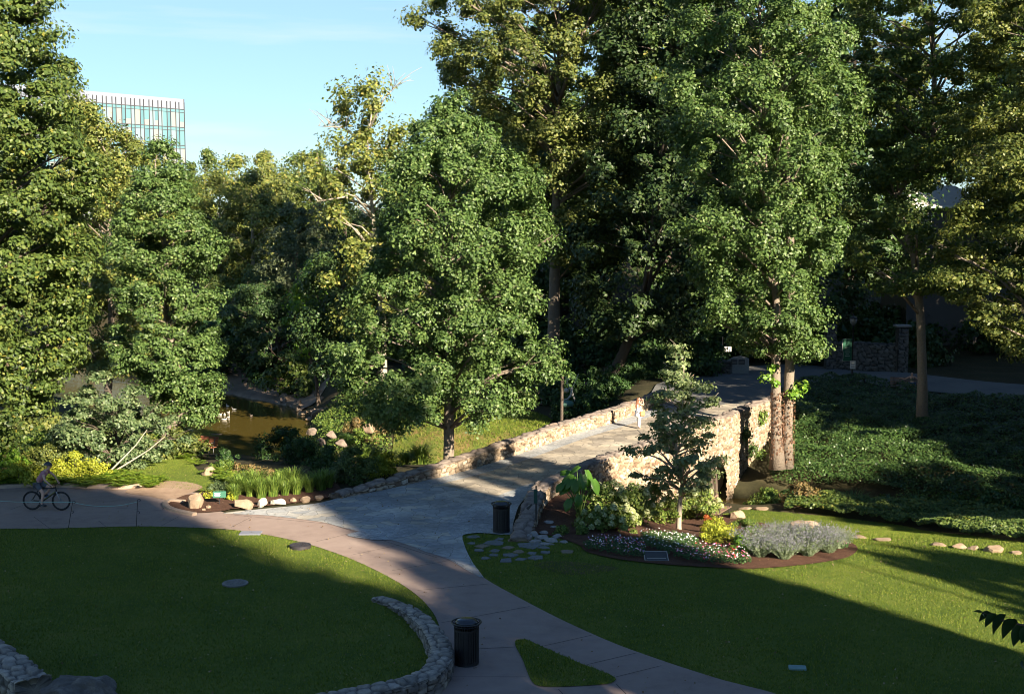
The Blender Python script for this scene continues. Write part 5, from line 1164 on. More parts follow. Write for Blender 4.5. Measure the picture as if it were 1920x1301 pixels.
litter_bin(875, 1243, 'black slatted litter bin in the foreground beside the curved seat wall', 1.04)
litter_bin(940, 997, 'black slatted litter bin farther off at the near end of the right parapet', 1.0)

def manhole(px, py, r, label, raised, mat):
    t = thing('manhole_cover', label, 'manhole cover', at(px, py, .03)); mb = MB()
    mb.lathe([(r, -.05), (r, raised), (r * .97, raised + .01), (r * .86, raised + .01), (r * .85, raised)], n=40, cap=False); mb.build('rim', mat, t)
    mb = MB(); mb.lathe([(r * .85, raised - .02), (r * .85, raised + .004), (.01, raised + .006)], n=40)
    for q, rr in enumerate((.3, .5, .68)):
        n_ = (8, 14, 20)[q]
        for k in range(n_): a = 2 * math.pi * k / n_ + q * .2; mb.box((math.cos(a) * rr * r, math.sin(a) * rr * r, raised + .012), (.05, r * rr * 3.4 / n_, .014), a)
    mb.build('lid', mat, t)
manhole(441, 1094, .39, 'pale grey patterned manhole cover in the middle of the left lawn', .03, plain('worn iron', (.20, .19, .18), .6, .3, .3, 30))
manhole(563, 1026, .36, 'dark raised manhole cover near the edge of the left lawn by the path', .09, plain('dark iron', (.045, .04, .045), .55, .4, .3, 30))
def slab(name, px, py, w, h, label, cat, mat, z=.03, th=.05, tilt=0, frame=None, rz=0, rzt=0):
    p = at(px, py, 0) if name != 'memorial_plaque' else ath(px, py); t = thing(name, label, cat, (p.x, p.y, p.z + z), rz); mb = MB(); mb.box((0, 0, 0), (w, h, th), 0, 0, tilt, 0, .01); mb.build('plate', mat, t)
    if frame:
        mb = MB()
        for sx in (-1, 1): mb.box((sx * (w / 2 + .012), 0, 0), (.026, h + .05, th + .012), 0, 0, tilt)
        for sy in (-1, 1): mb.box((0, sy * (h / 2 + .012) * math.cos(tilt), sy * (h / 2 + .012) * math.sin(tilt)), (w + .0, .026, th + .014), 0, 0, tilt)
        mb.build('frame', frame, t)
    return t
slab('utility_cover', 470, 1001, .75, .5, 'flat grey utility cover at the top edge of the left lawn', 'utility cover', plain('concrete lid', (.20, .21, .25), .7), .035, .04)
slab('irrigation_box', 1495, 1255, .42, .26, 'small turquoise-grey irrigation valve box lid in the right lawn', 'valve box', plain('turquoise plastic', (.16, .28, .28), .6), .05, .06, rz=-.15)
slab('memorial_plaque', 1230, 1050, .72, .55, 'dark square bronze plaque tilted at the front of the flower bed', 'plaque', plain('dark bronze', (.05, .055, .06), .5, .3), .12, .04, .3, plain('plaque edge', (.30, .28, .25), .6))
mb = MB(); pl_ = bpy.data.objects['memorial_plaque']; mb.box((0, 0, -.16), (.6, .3, .3)); mb.build('base', ROCK_G, pl_)

# stakes with rope
SG1 = plain('rusty black steel', (.03, .025, .025), .6)
def stake(b, t_, label, hooks):
    B = at(b[0], b[1], .0); d = B.y; T_ = atd(t_[0], t_[1], d - .05); t = thing('rope_stake', label, 'stake', B); v = T_ - B; mb = MB(); mb.tube([(0, 0, -.1), tuple(v)], .011, 8); mb.build('rod', SG1, t)
    for h_ in hooks:
        c = v * h_; mb = MB(); pts = [(c.x + .05 - .05 * math.cos(a), c.y, c.z + .045 * math.sin(a)) for a in [i * math.pi * 1.6 / 8 for i in range(9)]]; mb.tube(pts, .009, 6); mb.build('hook', SG1, t)
    return T_
t1 = stake((127, 991), (136, 941), 'thin black stake leaning right at the top edge of the left lawn', (1.0, .63)); t2 = stake((255, 989), (258, 937), 'upright black stake carrying the end of the rope', (.99, .55))
mb = MB(); L0 = atd(-60, 936, t1.y - .4)
def sag(a, b_, s): return [a.lerp(b_, k / 10) - Vector((0, 0, s * 4 * (k / 10) * (1 - k / 10))) for k in range(11)]
mb.tube(sag(L0, t1, .04), .009, 5); mb.tube(sag(t1, t2 - Vector((0, 0, .06)), .16), .009, 5)
tag(mb.build('rope', plain('pale green rope', (.30, .48, .42), .8)), 'thin pale green rope strung between the lawn stakes', 'rope')

GREENP = plain('sign green', (.01, .10, .055), .5); WHITEP = plain('sign white', (.62, .62, .60), .6)
ps = thing('plant_sign', 'small green garden sign with white lines between the boulders', 'sign', ath(412, 948), .1); mb = MB(); mb.box((0, 0, .2), (.03, .03, .5)); mb.build('post', BLACK, ps)
mb = MB(); mb.box((0, -.02, .44), (.5, .025, .26), 0, 0, -.35, 0, .01); mb.build('panel', GREENP, ps); mb = MB()
for k in range(4): mb.box((-.08, -.047 + .02 * (k - 1.5) * -.35, .50 - k * .04), (.24 - .05 * (k % 2), .012, .014), 0, 0, -.35)
mb.build('lettering', WHITEP, ps); mb = MB(); mb.box((.16, -.04, .40), (.09, .012, .08), 0, 0, -.35); mb.build('emblem', plain('emblem yellow', (.5, .45, .1), .6), ps)
gs = thing('trail_sign', 'green trail marker on a black post beside the near end of the parapet', 'sign', ath(1005, 988), 0); mb = MB(); mb.box((0, 0, .75), (.05, .05, 1.5)); mb.build('post', BLACK, gs)
mb = MB(); mb.box((-.02, -.04, 1.12), (.13, .04, .5), .2, 0, 0, 0, .01); mb.build('panel', plain('deep green', (.01, .06, .045), .5), gs)
mb = MB(); mb.prism([(-.16, -.05), (.08, -.03), (.08, .03), (-.16, .05)], 0, .03); o = mb.build('bracket_flap', BLACK, gs); o.location = (-.2, -.05, .78); o.rotation_euler = (1.4, -.8, 0)

def bench(label, loc, rz, slat, legm, L_=1.8, group=None):
    t = thing('park_bench', label, 'bench', loc, rz, group)
    mb = MB()
    for k in range(5): mb.box((0, -.19 + k * .1, .44 + (.012 if k in (0,) else 0)), (L_, .082, .035), 0, 0, 0, 0, .008)
    mb.build('seat', slat, t); mb = MB()
    for k in range(5): mb.box((0, .29 + .03 * k, .53 + .095 * k), (L_, .03, .08), 0, 0, -.3, 0, .008)
    mb.build('backrest', slat, t)
    for sx in (-1, 1):
        mb = MB(); x = sx * (L_ / 2 - .22)
        for pts, r_ in (([(x, -.18, 0), (x, -.18, .42)], .025), ([(x, .2, 0), (x, .23, .42), (x, .43, .95)], .025), ([(x, -.2, .41), (x, .25, .41)], .022), ([(x, -.2, .42), (x, -.2, .64), (x, .31, .66)], .018)): mb.tube(pts, r_, 6)
        mb.build('leg_frame', legm, t)
    return t
RED = plain('red brown slats', (.27, .10, .055), .6, var=.2, scale=6); WOOD = plain('weathered brown slats', (.20, .13, .095), .7, var=.3, scale=6)
bench('red-brown slatted bench facing the pool at the far edge of the left lawn', ath(377, 852), -.42, RED, plain('steel leg', (.15, .15, .15), .5), 1.75)
bench('brown slatted wooden bench beside the bridge arch at the edge of the right lawn', ath(1350, 975), R(62) , WOOD, BLACK, 1.8)
bp_ = at(1702, 738, .36); bench('dark slatted bench in deep shade on the far path, a seated person on it', (bp_.x, bp_.y, .36), R(-8), WOOD, BLACK, 2.0)

# lamp post with banner and notice
lb = ath(1597, 727); lp = thing('street_lamp', 'black lamp post with an acorn lantern, a green banner and a white notice', 'street lamp', lb); s = FPX / lb.y; Hh = 137 / s
mb = MB(); mb.lathe([(.16, 0), (.16, .25), (.10, .32), (.085, .8), (.07, .9), (.055, 1.2), (.045, Hh - .72), (.09, Hh - .70), (.09, Hh - .62), (.05, Hh - .58)], n=14); mb.build('post', BLACK, lp, True)
mb = MB(); mb.lathe([(.10, Hh - .60), (.20, Hh - .45), (.235, Hh - .28), (.22, Hh - .2)], n=18); mb.build('lantern_glass', plain('lantern glass', (.22, .23, .23), .25), lp, True)
mb = MB(); mb.lathe([(.24, Hh - .20), (.25, Hh - .17), (.20, Hh - .10), (.09, Hh - .06), (.05, Hh), (.01, Hh + .12)], n=18)
for k in range(4): a = math.pi / 2 * k; mb.tube([(math.cos(a) * .11, math.sin(a) * .11, Hh - .6), (math.cos(a) * .245, math.sin(a) * .245, Hh - .28), (math.cos(a) * .235, math.sin(a) * .235, Hh - .18)], .008, 4)
mb.build('lantern_cap', BLACK, lp)
bz1, bz0 = Hh - (632 - 588) / s, Hh - (674 - 588) / s; mb = MB(); V = []; n_ = 8
for k in range(n_ + 1): z = bz0 + (bz1 - bz0) * k / n_; V += [(-.60 + .035 * math.sin(k * .8), -.02, z), (-.06, -.02, z), (-.06, .0, z), (-.60 + .035 * math.sin(k * .8), .0, z)]
mb.add(V, [(4 * k + q, 4 * k + (q + 1) % 4, 4 * k + 4 + (q + 1) % 4, 4 * k + 4 + q) for k in range(n_) for q in range(4)] + [(3, 2, 1, 0), tuple(4 * n_ + q for q in range(4))]); mb.build('banner', GREENP, lp)
mb = MB()
for k, w in enumerate((.3, .26, .34, .22, .3)): mb.box((-.33, -.026, bz1 - .55 - k * .13), (w, .008, .03))
mb.prism([(-.12, 0), (0, .16), (.12, 0), (.05, .02), (0, .08), (-.05, .02)], 0, .008); 
mb.build('banner_lettering', plain('faded white', (.35, .40, .36), .7), lp)
mb = MB()
for z in (bz0, bz1): mb.tube([(0, -.01, z), (-.62, -.01, z)], .012, 6)
mb.tube([(-.62 + .035 * math.sin(k * .8), -.012, bz0 + (bz1 - bz0) * k / n_) for k in range(n_ + 1)], .02, 5); mb.build('banner_rod', plain('pale edge', (.3, .32, .3), .6), lp)
mb = MB(); mb.box((0, -.1, Hh - (681 - 588) / s), (.34, .015, .5)); mb.build('notice', WHITEP, lp); mb = MB()
for k in range(4): mb.box((0, -.112, Hh - (681 - 588) / s + .16 - k * .1), (.24, .006, .02))
mb.build('notice_lettering', plain('notice ink', (.12, .12, .12), .7), lp)
bo = thing('path_light', 'short black path light on the verge right of the lamp post', 'path light', ath(1620, 722)); mb = MB(); mb.lathe([(.05, 0), (.05, .42), (.09, .43), (.09, .62), (.04, .66)], n=12); mb.build('post', BLACK, bo, True)

# gate wall, kiosk
gw = thing('gate_wall', 'grey stone entrance wall with a square pillar and a pale plaque beyond the road', 'wall'); a0 = at(1560, 692, .3); a1 = at(1688, 696, .3)
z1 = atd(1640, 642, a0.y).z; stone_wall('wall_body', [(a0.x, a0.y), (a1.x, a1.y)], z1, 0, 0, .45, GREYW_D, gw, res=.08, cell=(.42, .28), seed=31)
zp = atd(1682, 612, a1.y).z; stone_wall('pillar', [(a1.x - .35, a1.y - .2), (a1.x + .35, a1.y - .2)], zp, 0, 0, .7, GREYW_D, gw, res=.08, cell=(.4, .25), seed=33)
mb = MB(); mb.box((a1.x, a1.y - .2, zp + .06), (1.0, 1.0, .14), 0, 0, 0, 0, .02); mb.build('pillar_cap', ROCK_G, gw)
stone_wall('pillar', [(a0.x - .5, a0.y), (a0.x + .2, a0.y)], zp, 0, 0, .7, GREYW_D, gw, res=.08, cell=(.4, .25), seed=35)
pc = atd(1622, 664, a0.y - .32); mb = MB(); mb.box(tuple(pc), (1.15, .06, .42), R(-2), 0, 0, 0, .01); mb.build('plaque', plain('pale blue grey plaque', (.20, .24, .27), .5), gw)
kb = at(1384, 701, .33); ks = thing('information_panel', 'curved pale stone information panel with dark boards beside a low stone wall', 'information panel', kb, R(-12)); s = FPX / kb.y
mb = MB(); prof = [(-.75, 0.9), (-.35, 1.12), (.1, 1.2), (.55, 1.12), (.7, 1.0), (.72, 0), (-.35, 0), (-.65, .55)]
V = [(x, 0, z) for x, z in prof] + [(x, .3, z) for x, z in prof]; n_ = len(prof); mb.add(V, [tuple(range(n_)), tuple(range(2 * n_ - 1, n_ - 1, -1))] + [(i, n_ + i, n_ + (i + 1) % n_, (i + 1) % n_) for i in range(n_)]); mb.build('panel', plain('pale cast stone', (.26, .27, .27), .8, bump=.2), ks)
for x in (-.27, .22): mb = MB(); mb.box((x, -.02, .82), (.42, .03, .36), 0, 0, 0, 0, .008); mb.build('board', plain('dark board', (.03, .035, .05), .4), ks)
mb = MB()
for x in (-.27, .22):
    for k in range(3): mb.box((x, -.04, .92 - k * .09), (.32, .006, .018))
mb.build('lettering', plain('faint text', (.2, .2, .2), .7), ks)
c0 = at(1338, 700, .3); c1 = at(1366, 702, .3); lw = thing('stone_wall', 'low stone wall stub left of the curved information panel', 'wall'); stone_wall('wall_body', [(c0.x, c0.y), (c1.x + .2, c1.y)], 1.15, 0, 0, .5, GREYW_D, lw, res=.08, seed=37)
np_ = at(1354, 690, .33); ns = thing('notice_post', 'white double notice on a dark post behind the low stone wall stub', 'sign', np_); mb = MB(); mb.tube([(0, 0, 0), (0, 0, 2.2)], .04, 8); mb.build('post', BLACK, ns)
for x in (.22, .5): mb = MB(); mb.box((x, -.05, 1.35), (.24, .02, .36)); mb.build('notice', WHITEP, ns)
mb = MB(); mb.tube([(0, 0, 1.5), (.6, 0, 1.5)], .02, 6); mb.build('arm', BLACK, ns)

# rods and ring figure in the shade behind the parapet
sb_ = gz(1062, 782, -.9); sf = thing('rod_sculpture', 'thin crossed metal rods with pale bent loop on rounded green base, in deep shade', 'sculpture', sb_); s = FPX / sb_.y; PALE = plain('pale metal', (.42, .40, .38), .5)
def sp(px, py, y=0): q = atd(px, py, sb_.y + y); return q - sb_
for a_, b_ in (((1060, 707), (1078, 752)), ((1070, 700), (1062, 720)), ((1085, 700), (1072, 730)), ((1072, 730), (1078, 748))): mb = MB(); mb.tube([sp(*a_), sp(*b_)], .022, 6); mb.build('rod', PALE, sf)
mb = MB(); mb.tube([sp(1066, 728), sp(1073, 728), sp(1070, 742), sp(1064, 748), sp(1058, 749)], [.05, .07, .07, .05, .04], 8); mb.blob(tuple(sp(1062, 732)), (.16, .14, .15)); mb.build('bent_loop', PALE, sf, True)
mb = MB(); mb.blob(tuple(sp(1063, 757)), (.42, .35, .24)); mb.build('rounded_base', plain('verdigris', (.10, .22, .17), .6), sf, True)
mb = MB(); mb.tube([(.0, 0, -.1), tuple(sp(1063, 755))], .05, 8); mb.build('stem', BARK_D, sf)
pp = thing('timber_post', 'weathered dark post standing beside the rod sculpture', 'post', gz(1053, 790, -.9)); mb = MB(); mb.tube([(0, 0, -.1), (.02, 0, 3.3)], .09, 8); mb.build('post', BARK_D, pp)

# ------------------------------------------------------------------ far buildings
ob = thing('office_building', 'glass curtain-walled office block rising behind the trees at the upper left', 'building'); P0 = Vector((-110.0, 230.0, 0)); P1 = Vector((-69.0, 284.0, 0)); du = (P1 - P0); Lf = du.length; du.normalize(); nf = Vector((du.y, -du.x, 0)); fa = math.atan2(du.y, du.x); ZT = 35.4
def fpt(s, z, o=0): return P0 + du * s + nf * o + Vector((0, 0, z))
def fbox(mb, s0, s1, z0, z1, o0, o1): c = fpt((s0 + s1) / 2, (z0 + z1) / 2, (o0 + o1) / 2); mb.box(tuple(c), (s1 - s0, abs(o1 - o0), z1 - z0), fa)
mb = MB(); fbox(mb, 0, Lf, -8, ZT - 1.0, -26, -.35); mb.build('wall', plain('office core', (.13, .15, .16), .7), ob)
mb = MB(); fbox(mb, 0, Lf, ZT - 2.1, ZT, -.3, -.1); mb.build('parapet', plain('frosted parapet glass', (.20, .225, .27), .3), ob)
GL = [plain('glass blue', (.09, .19, .225), .12, spec=.8, var=.05), plain('glass pale', (.18, .25, .28), .15, spec=.8, var=.05), plain('glass cream', (.24, .245, .235), .3, var=.05), plain('glass teal', (.11, .22, .25), .12, spec=.8, var=.05)]
FR = plain('mullion grey', (.075, .075, .085), .5); g = random.Random(3); cols_ = []; x = Lf
while x > 0: cols_.append(x); x -= 1.35; cols_.append(x); x -= .9
cols_ = sorted(c for c in cols_ if c > 0); fh = 3.75
for f in range(6):
    zt = ZT - 2.1 - f * fh
    mb = MB(); fbox(mb, 0, Lf, zt - .12, zt, -.34, .10); fbox(mb, 0, Lf, zt - .75, zt - .68, -.34, .06); mb.build('floor_band', FR, ob)
    mb = MB(); fbox(mb, 0, Lf, zt - .68, zt - .12, -.34, -.02); mb.build('spandrel', GL[3], ob)
    if f < 5:
        for i, (a_, b_) in enumerate(zip(cols_[:-1:2], cols_[2::2])):
            if i < 2 and f > 3: continue
            mb = MB(); m_ = g.uniform(.35, .65); c_ = a_ + (b_ - a_) * m_; lo = zt - fh; fbox(mb, a_ + .03, c_, lo, zt - .75, -.34, -.03)
            mb.m = [g.randrange(2)] * len(mb.f); fbox(mb, c_, b_ - .03, lo + 1.1 * g.randrange(2), zt - .75, -.34, -.03); k = g.randrange(4); mb.m[6:] = [k] * 6; fbox(mb, c_, b_ - .03, lo, lo + .001 + 1.1, -.35, -.05); mb.m[12:] = [2] * 6
            mb.build('window', GL, ob)
for c_ in cols_: mb = MB(); fbox(mb, c_ - .035, c_ + .035, ZT - 22, ZT - .7, .0, .2); mb.build('mullion', FR, ob)
mb = MB(); fbox(mb, Lf, Lf + .12, ZT - 22, ZT, -26, .05); mb.build('corner_fin', FR, ob)
mb = MB(); fbox(mb, Lf - 3, Lf + 1.2, ZT - 18.6, ZT - 18.2, -2, 1.2); fbox(mb, Lf - 2.4, Lf - 2.2, -6, ZT - 18.6, .6, .8); mb.build('canopy', FR, ob)
HD = 106; hp = atd(1772, 400, HD); hz = float(terr(hp.x, HD)); hs = thing('house', 'house with a pale gabled roof and white trim glimpsed through the upper right trees', 'house', (hp.x, HD, hz), R(8)); zr = atd(1772, 347, HD).z - hz; ze = atd(1772, 386, HD).z - hz
mb = MB(); mb.box((0, 2.5, ze / 2 - 1), (6, 5, ze + 2)); mb.build('wall', plain('house wall', (.12, .11, .10), .8), hs)
rf = MB(); rf.add([(-3.4, -.5, ze), (3.4, -.5, ze), (3.4, 5.5, ze), (-3.4, 5.5, ze), (-2.0, 2.5, zr), (2.0, 2.5, zr)], [(0, 1, 5, 4), (1, 2, 5), (2, 3, 4, 5), (3, 0, 4), (3, 2, 1, 0)]); rf.build('roof', plain('pale shingles', (.46, .42, .38), .9, var=.25, scale=3), hs)
mb = MB(); mb.box((0, -.56, ze - .08), (6.9, .08, .22)); mb.build('trim', plain('white trim', (.75, .75, .73), .6), hs)
for x in (-1.6, 1.4): mb = MB(); mb.box((x, -.03, ze - 1.5), (1.0, .08, 1.5)); w_ = mb.build('window', plain('white trim', (.75, .75, .73), .6), hs); mb = MB(); mb.box((x, -.08, ze - 1.5), (.8, .04, 1.3)); mb.build('pane', plain('dark glass', (.03, .04, .05), .1), w_)

# ------------------------------------------------------------------ near leaves reaching in from the right
lbp = atd(1935, 1172, 4.6); lbr = thing('overhanging_branch', 'dark leafy twig hanging into the picture at the right edge, close to the camera', 'branch', lbp); s = FPX / 4.6
def lp_(px, py, dy=0): return atd(px, py, 4.6 + dy) - lbp
mb = MB(); mb.tube([lp_(2600, 1230, -.3), lp_(2200, 1205), lp_(1990, 1186), lp_(1920, 1172), lp_(1870, 1160), lp_(1848, 1150), lp_(1834, 1144)], [.012, .009, .006, .004, .003, .002, .0015], 6); mb.build('twig', BARK_D, lbr)
NL = leafmat('near leaf', [(0, (.015, .04, .015)), (1, (.03, .065, .02))], trans=.12, rough=.4)
def bigleaf(base, tip, w):
    b_ = Vector(base); t_ = Vector(tip); L_ = (t_ - b_).length; d = (t_ - b_) / L_; view = Vector((0, 1, .25)).normalized(); sd = d.cross(view).normalized(); nn = sd.cross(d); V = []; F = []
    for k in range(8):
        q = k / 7; ww = w * (math.sin(math.pi * min(1, q ** .7 * .97 + .03)) ** .9) if k < 7 else .0005; c = b_ + d * L_ * q + nn * (.10 * L_ * math.sin(q * 3)); V += [c - sd * ww + nn * ww * .35, c, c + sd * ww + nn * ww * .35]
    for k in range(7):
        for q in range(2): F.append((k * 3 + q, k * 3 + q + 1, k * 3 + q + 4, k * 3 + q + 3))
    mb = MB(); mb.add(V, F); mb.build('leaf', NL, lbr, True)
for b_, t_, w in [((1858, 1148), (1836, 1165), 8), ((1868, 1150), (1847, 1176), 9), ((1886, 1152), (1863, 1190), 12), ((1904, 1160), (1880, 1198), 13), ((1922, 1170), (1900, 1212), 14), ((1842, 1147), (1825, 1146), 3), ((1848, 1150), (1846, 1156), 2.5), ((1935, 1178), (1915, 1206), 14),
                  ((1960, 1180), (1935, 1225), 15), ((1918, 1238), (1921, 1255), 5), ((1990, 1186), (1975, 1230), 16), ((2050, 1190), (2030, 1240), 16)]: bigleaf(lp_(*b_, random.uniform(-.03, .03)), lp_(*t_, random.uniform(-.06, .03)), w / s)

# ------------------------------------------------------------------ water birds
BIRD_W = plain('white feathers', (.45, .44, .41), .8); BIRD_D = plain('brown feathers', (.14, .11, .09), .8); BILL = plain('orange bill', (.6, .28, .06), .5)
def duck_mesh():
    mb = MB(); prof = [(.01, -.30), (.05, -.26), (.10, -.18), (.135, -.04), (.13, .08), (.09, .17), (.05, .21)]
    n = 10; V = []; F = []
    for r_, x in prof:
        for k in range(n): a = 2 * math.pi * k / n; V.append((x, r_ * .95 * math.cos(a), .05 + r_ * .8 * math.sin(a) + (.09 * max(0, -x - .15) * 3)))
    rings = [((.19, 0, .13), .05), ((.215, 0, .21), .042), ((.235, 0, .27), .048), ((.26, 0, .295), .045), ((.29, 0, .29), .02)]
    for c, r_ in rings:
        for k in range(n): a = 2 * math.pi * k / n; V.append((c[0] - .3 * r_ * math.sin(a), r_ * math.cos(a), c[2] + r_ * .8 * math.sin(a)))
    R_ = len(prof) + len(rings)
    F = [(i * n + k, i * n + (k + 1) % n, (i + 1) * n + (k + 1) % n, (i + 1) * n + k) for i in range(R_ - 1) for k in range(n)] + [tuple(range(n - 1, -1, -1)), tuple(range((R_ - 1) * n, R_ * n))]
    mb.add(V, F); return mb.mesh('duck')
dm = duck_mesh(); dm.materials.append(BIRD_W); dm2 = dm.copy(); dm2.materials.clear(); dm2.materials.append(BIRD_D)
mb = MB(); mb.tube([(.28, 0, .285), (.35, 0, .275)], [.016, .010], 6); bill = mb.mesh('bill'); bill.materials.append(BILL)
for i, (x, y, l) in enumerate([(354, 768, 'white duck swimming alone nearest the overhanging tree, left of the others'), (357, 741, 'white duck half hidden behind leaves at the left of the pool'), (326, 753, 'white duck at the left rim of the pool under the foliage'), (421, 778, 'white duck at the upper left of the loose cluster'), (428, 774, 'white duck at the top of the loose cluster'),
                               (421, 787, 'white duck lowest in the loose cluster'), (428, 783, 'white duck at the right of the loose cluster'), (439, 768, 'white duck swimming ahead of the cluster to the upper right'), (427, 762, 'white duck just below the hanging leaves over the pool'), (332, 742, 'white duck farthest left in the shade of the foliage'), (471, 780, 'brown duck alone with a ripple in the middle of the pool'), (412, 778, 'white duck at the left of the loose cluster')]):
    p = at(x, y, WATER + .02); dk_ = link('duck', dm2 if i == 10 else dm); dk_.location = p; dk_.rotation_euler = (0, 0, random.uniform(-3, 3)); dk_.scale = (.75, .75, .6); tag(dk_, l, 'duck', 'ducks on the pool'); link('bill', bill, None, dk_)

# ------------------------------------------------------------------ people
SKIN = plain('skin', (.60, .36, .26), .6, var=.08); 
def body(name, verts, edges, mat, parent=None, sub=2, root=0):
    keys = list(verts); me = bpy.data.meshes.new(name); me.from_pydata([verts[k][0] for k in keys], [(keys.index(a), keys.index(b)) for a, b in edges], []); o = link(name, me, mat, parent)
    md = o.modifiers.new('Skin', 'SKIN'); md.use_smooth_shade = True; md.branch_smoothing = .3
    for i, k in enumerate(keys): r_ = verts[k][1]; me.skin_vertices[0].data[i].radius = r_ if isinstance(r_, tuple) else (r_, r_); me.skin_vertices[0].data[i].use_root = (i == root)
    if sub: ss = o.modifiers.new('Sub', 'SUBSURF'); ss.levels = sub - 1; ss.render_levels = sub - 1
    return o
def chain(*ks): return list(zip(ks[:-1], ks[1:]))
def add_hand(V, E, wrist, hand_dir, palm_n, curl=.6, s=1.0, tag_=''):
    """palm vertex, four fingers of unequal length and a thumb from the side of the palm"""
    w = Vector(V[wrist][0]); d = Vector(hand_dir).normalized(); n = Vector(palm_n).normalized(); sd = d.cross(n).normalized(); k0 = 'palm' + tag_; V[k0] = (tuple(w + d * .05 * s), (.034 * s, .018 * s)); E.append((wrist, k0))
    for i, (off, ln) in enumerate([(-.030, .062), (-.010, .075), (.010, .070), (.030, .055)]):
        a = w + d * .088 * s + sd * off * s; b_ = a + (d * math.cos(curl) + n * math.sin(curl)) * ln * .5 * s; c = b_ + (d * math.cos(curl * 2.2) + n * math.sin(curl * 2.2)) * ln * .5 * s
        for q, pt, r_ in (('a', a, .010), ('b', b_, .009), ('c', c, .007)): V['f%d%s%s' % (i, q, tag_)] = (tuple(pt), r_ * s)
        E += [(k0, 'f%da%s' % (i, tag_)), ('f%da%s' % (i, tag_), 'f%db%s' % (i, tag_)), ('f%db%s' % (i, tag_), 'f%dc%s' % (i, tag_))]
    a = w + d * .035 * s - sd * .035 * s; b_ = a + (d * .6 - sd * .5 + n * .4) * .045 * s; V['ta' + tag_] = (tuple(a), .012 * s); V['tb' + tag_] = (tuple(b_), .009 * s); E += [(k0, 'ta' + tag_), ('ta' + tag_, 'tb' + tag_)]
def add_head(V, E, neck, c, fwd, s=1.0):
    """skull, jaw and nose as part of the body; returns the face frame"""
    c = Vector(c); f = Vector(fwd).normalized(); V['skull'] = (tuple(c - f * .012 * s + Vector((0, 0, .02 * s))), (.085 * s, .088 * s)); V['crown_'] = (tuple(c - f * .015 * s + Vector((0, 0, .085 * s))), (.055 * s, .06 * s)); V['jaw'] = (tuple(c + f * .03 * s - Vector((0, 0, .06 * s))), (.048 * s, .045 * s))
    E += [(neck, 'jaw'), ('jaw', 'skull'), ('skull', 'crown_')]
def face(parent, c, f, s=1.0, eyes=True):
    c = Vector(c); f = Vector(f).normalized(); sd = f.cross(Vector((0, 0, 1))).normalized()
    mb = MB(); mb.tube([tuple(c + f * .082 * s + Vector((0, 0, .02 * s))), tuple(c + f * .105 * s - Vector((0, 0, .018 * s)))], [.008 * s, .014 * s], 6); mb.build('nose', SKIN, parent, True)
    for sg_ in (-1, 1):
        mb = MB(); mb.blob(tuple(c + f * .080 * s + sd * sg_ * .031 * s + Vector((0, 0, .022 * s))), (.012 * s, .012 * s, .008 * s), 1); mb.build('eye', plain('eye dark', (.04, .03, .03), .3), parent, True)
        mb = MB(); mb.blob(tuple(c + sd * sg_ * .086 * s + Vector((0, 0, .0))), (.02 * s, .012 * s, .03 * s), 1); mb.build('ear', SKIN, parent, True)
    mb = MB(); mb.blob(tuple(c + f * .078 * s - Vector((0, 0, .05 * s))), (.012 * s, .022 * s, .006 * s), 1, 0, math.atan2(f.y, f.x)); mb.build('mouth', plain('lip', (.42, .16, .13), .5), parent, True)

# bicycle
bpt = at(86, 956, .04); BZ = R(-4)
bk = thing('bicycle', 'black mountain bike with wide tyres ridden along the path at the left', 'bicycle', bpt, BZ); RUB = plain('tyre rubber', (.015, .015, .016), .8); MET = plain('bike metal', (.30, .30, .32), .3, .8); FRM = plain('frame black', (.02, .021, .02), .3); FRY = plain('frame olive', (.16, .16, .04), .35)
WR = .36
def circ(cx, cz, r_, n=40): return [(cx + r_ * math.cos(2 * math.pi * k / n), 0, cz + r_ * math.sin(2 * math.pi * k / n)) for k in range(n + 1)]
for cx in (-.52, .60):
    w_ = bpy.data.objects.new('wheel', None); col.objects.link(w_); w_.parent = bk; w_.location = (cx, 0, WR)
    mb = MB(); mb.tube(circ(0, 0, WR - .028), .030, 8, cap=False); mb.build('tyre', RUB, w_, True)
    mb = MB(); mb.tube(circ(0, 0, WR - .06), .012, 6, cap=False); mb.build('rim', FRM, w_, True)
    mb = MB()
    for k in range(20): a = 2 * math.pi * k / 20; mb.tube([(.02 * math.cos(a + .8), .025 * (-1) ** k, .02 * math.sin(a + .8)), ((WR - .06) * math.cos(a), 0, (WR - .06) * math.sin(a))], .0022, 4)
    mb.tube([(0, -.05, 0), (0, .05, 0)], .022, 10); mb.tube([(0, -.04, 0), (0, -.043, 0)], .08, 20); mb.build('hub', MET, w_)
mb = MB(); BB = (-.12, 0, .34); HT = (.40, 0, .86); HB = (.44, 0, .72); ST_ = (-.26, 0, .80)
for a_, b_, r_ in ((BB, HB, .032), (ST_, HT, .024), (BB, ST_, .022), (HT, HB, .028)): mb.tube([a_, b_], r_, 10)
for sy in (-.045, .045): mb.tube([(BB[0], sy * .6, BB[2]), (-.52, sy, WR)], .013, 6); mb.tube([(ST_[0], sy * .5, .76), (-.52, sy, WR)], .011, 6)
mb.build('frame', FRM, bk, True); mb = MB(); mb.tube([(-.05, -.02, .40), (.38, -.02, .70)], .02, 6); mb.build('frame_stripe', FRY, bk)
mb = MB()
for sy in (-.06, .06): mb.tube([(.45, sy, .70), (.52, sy, .54), (.60, sy, WR)], [.02, .022, .016], 8)
mb.tube([(.45, -.07, .70), (.45, .07, .70)], .022, 8); mb.build('fork', plain('fork grey', (.35, .34, .33), .35, .3), bk, True)
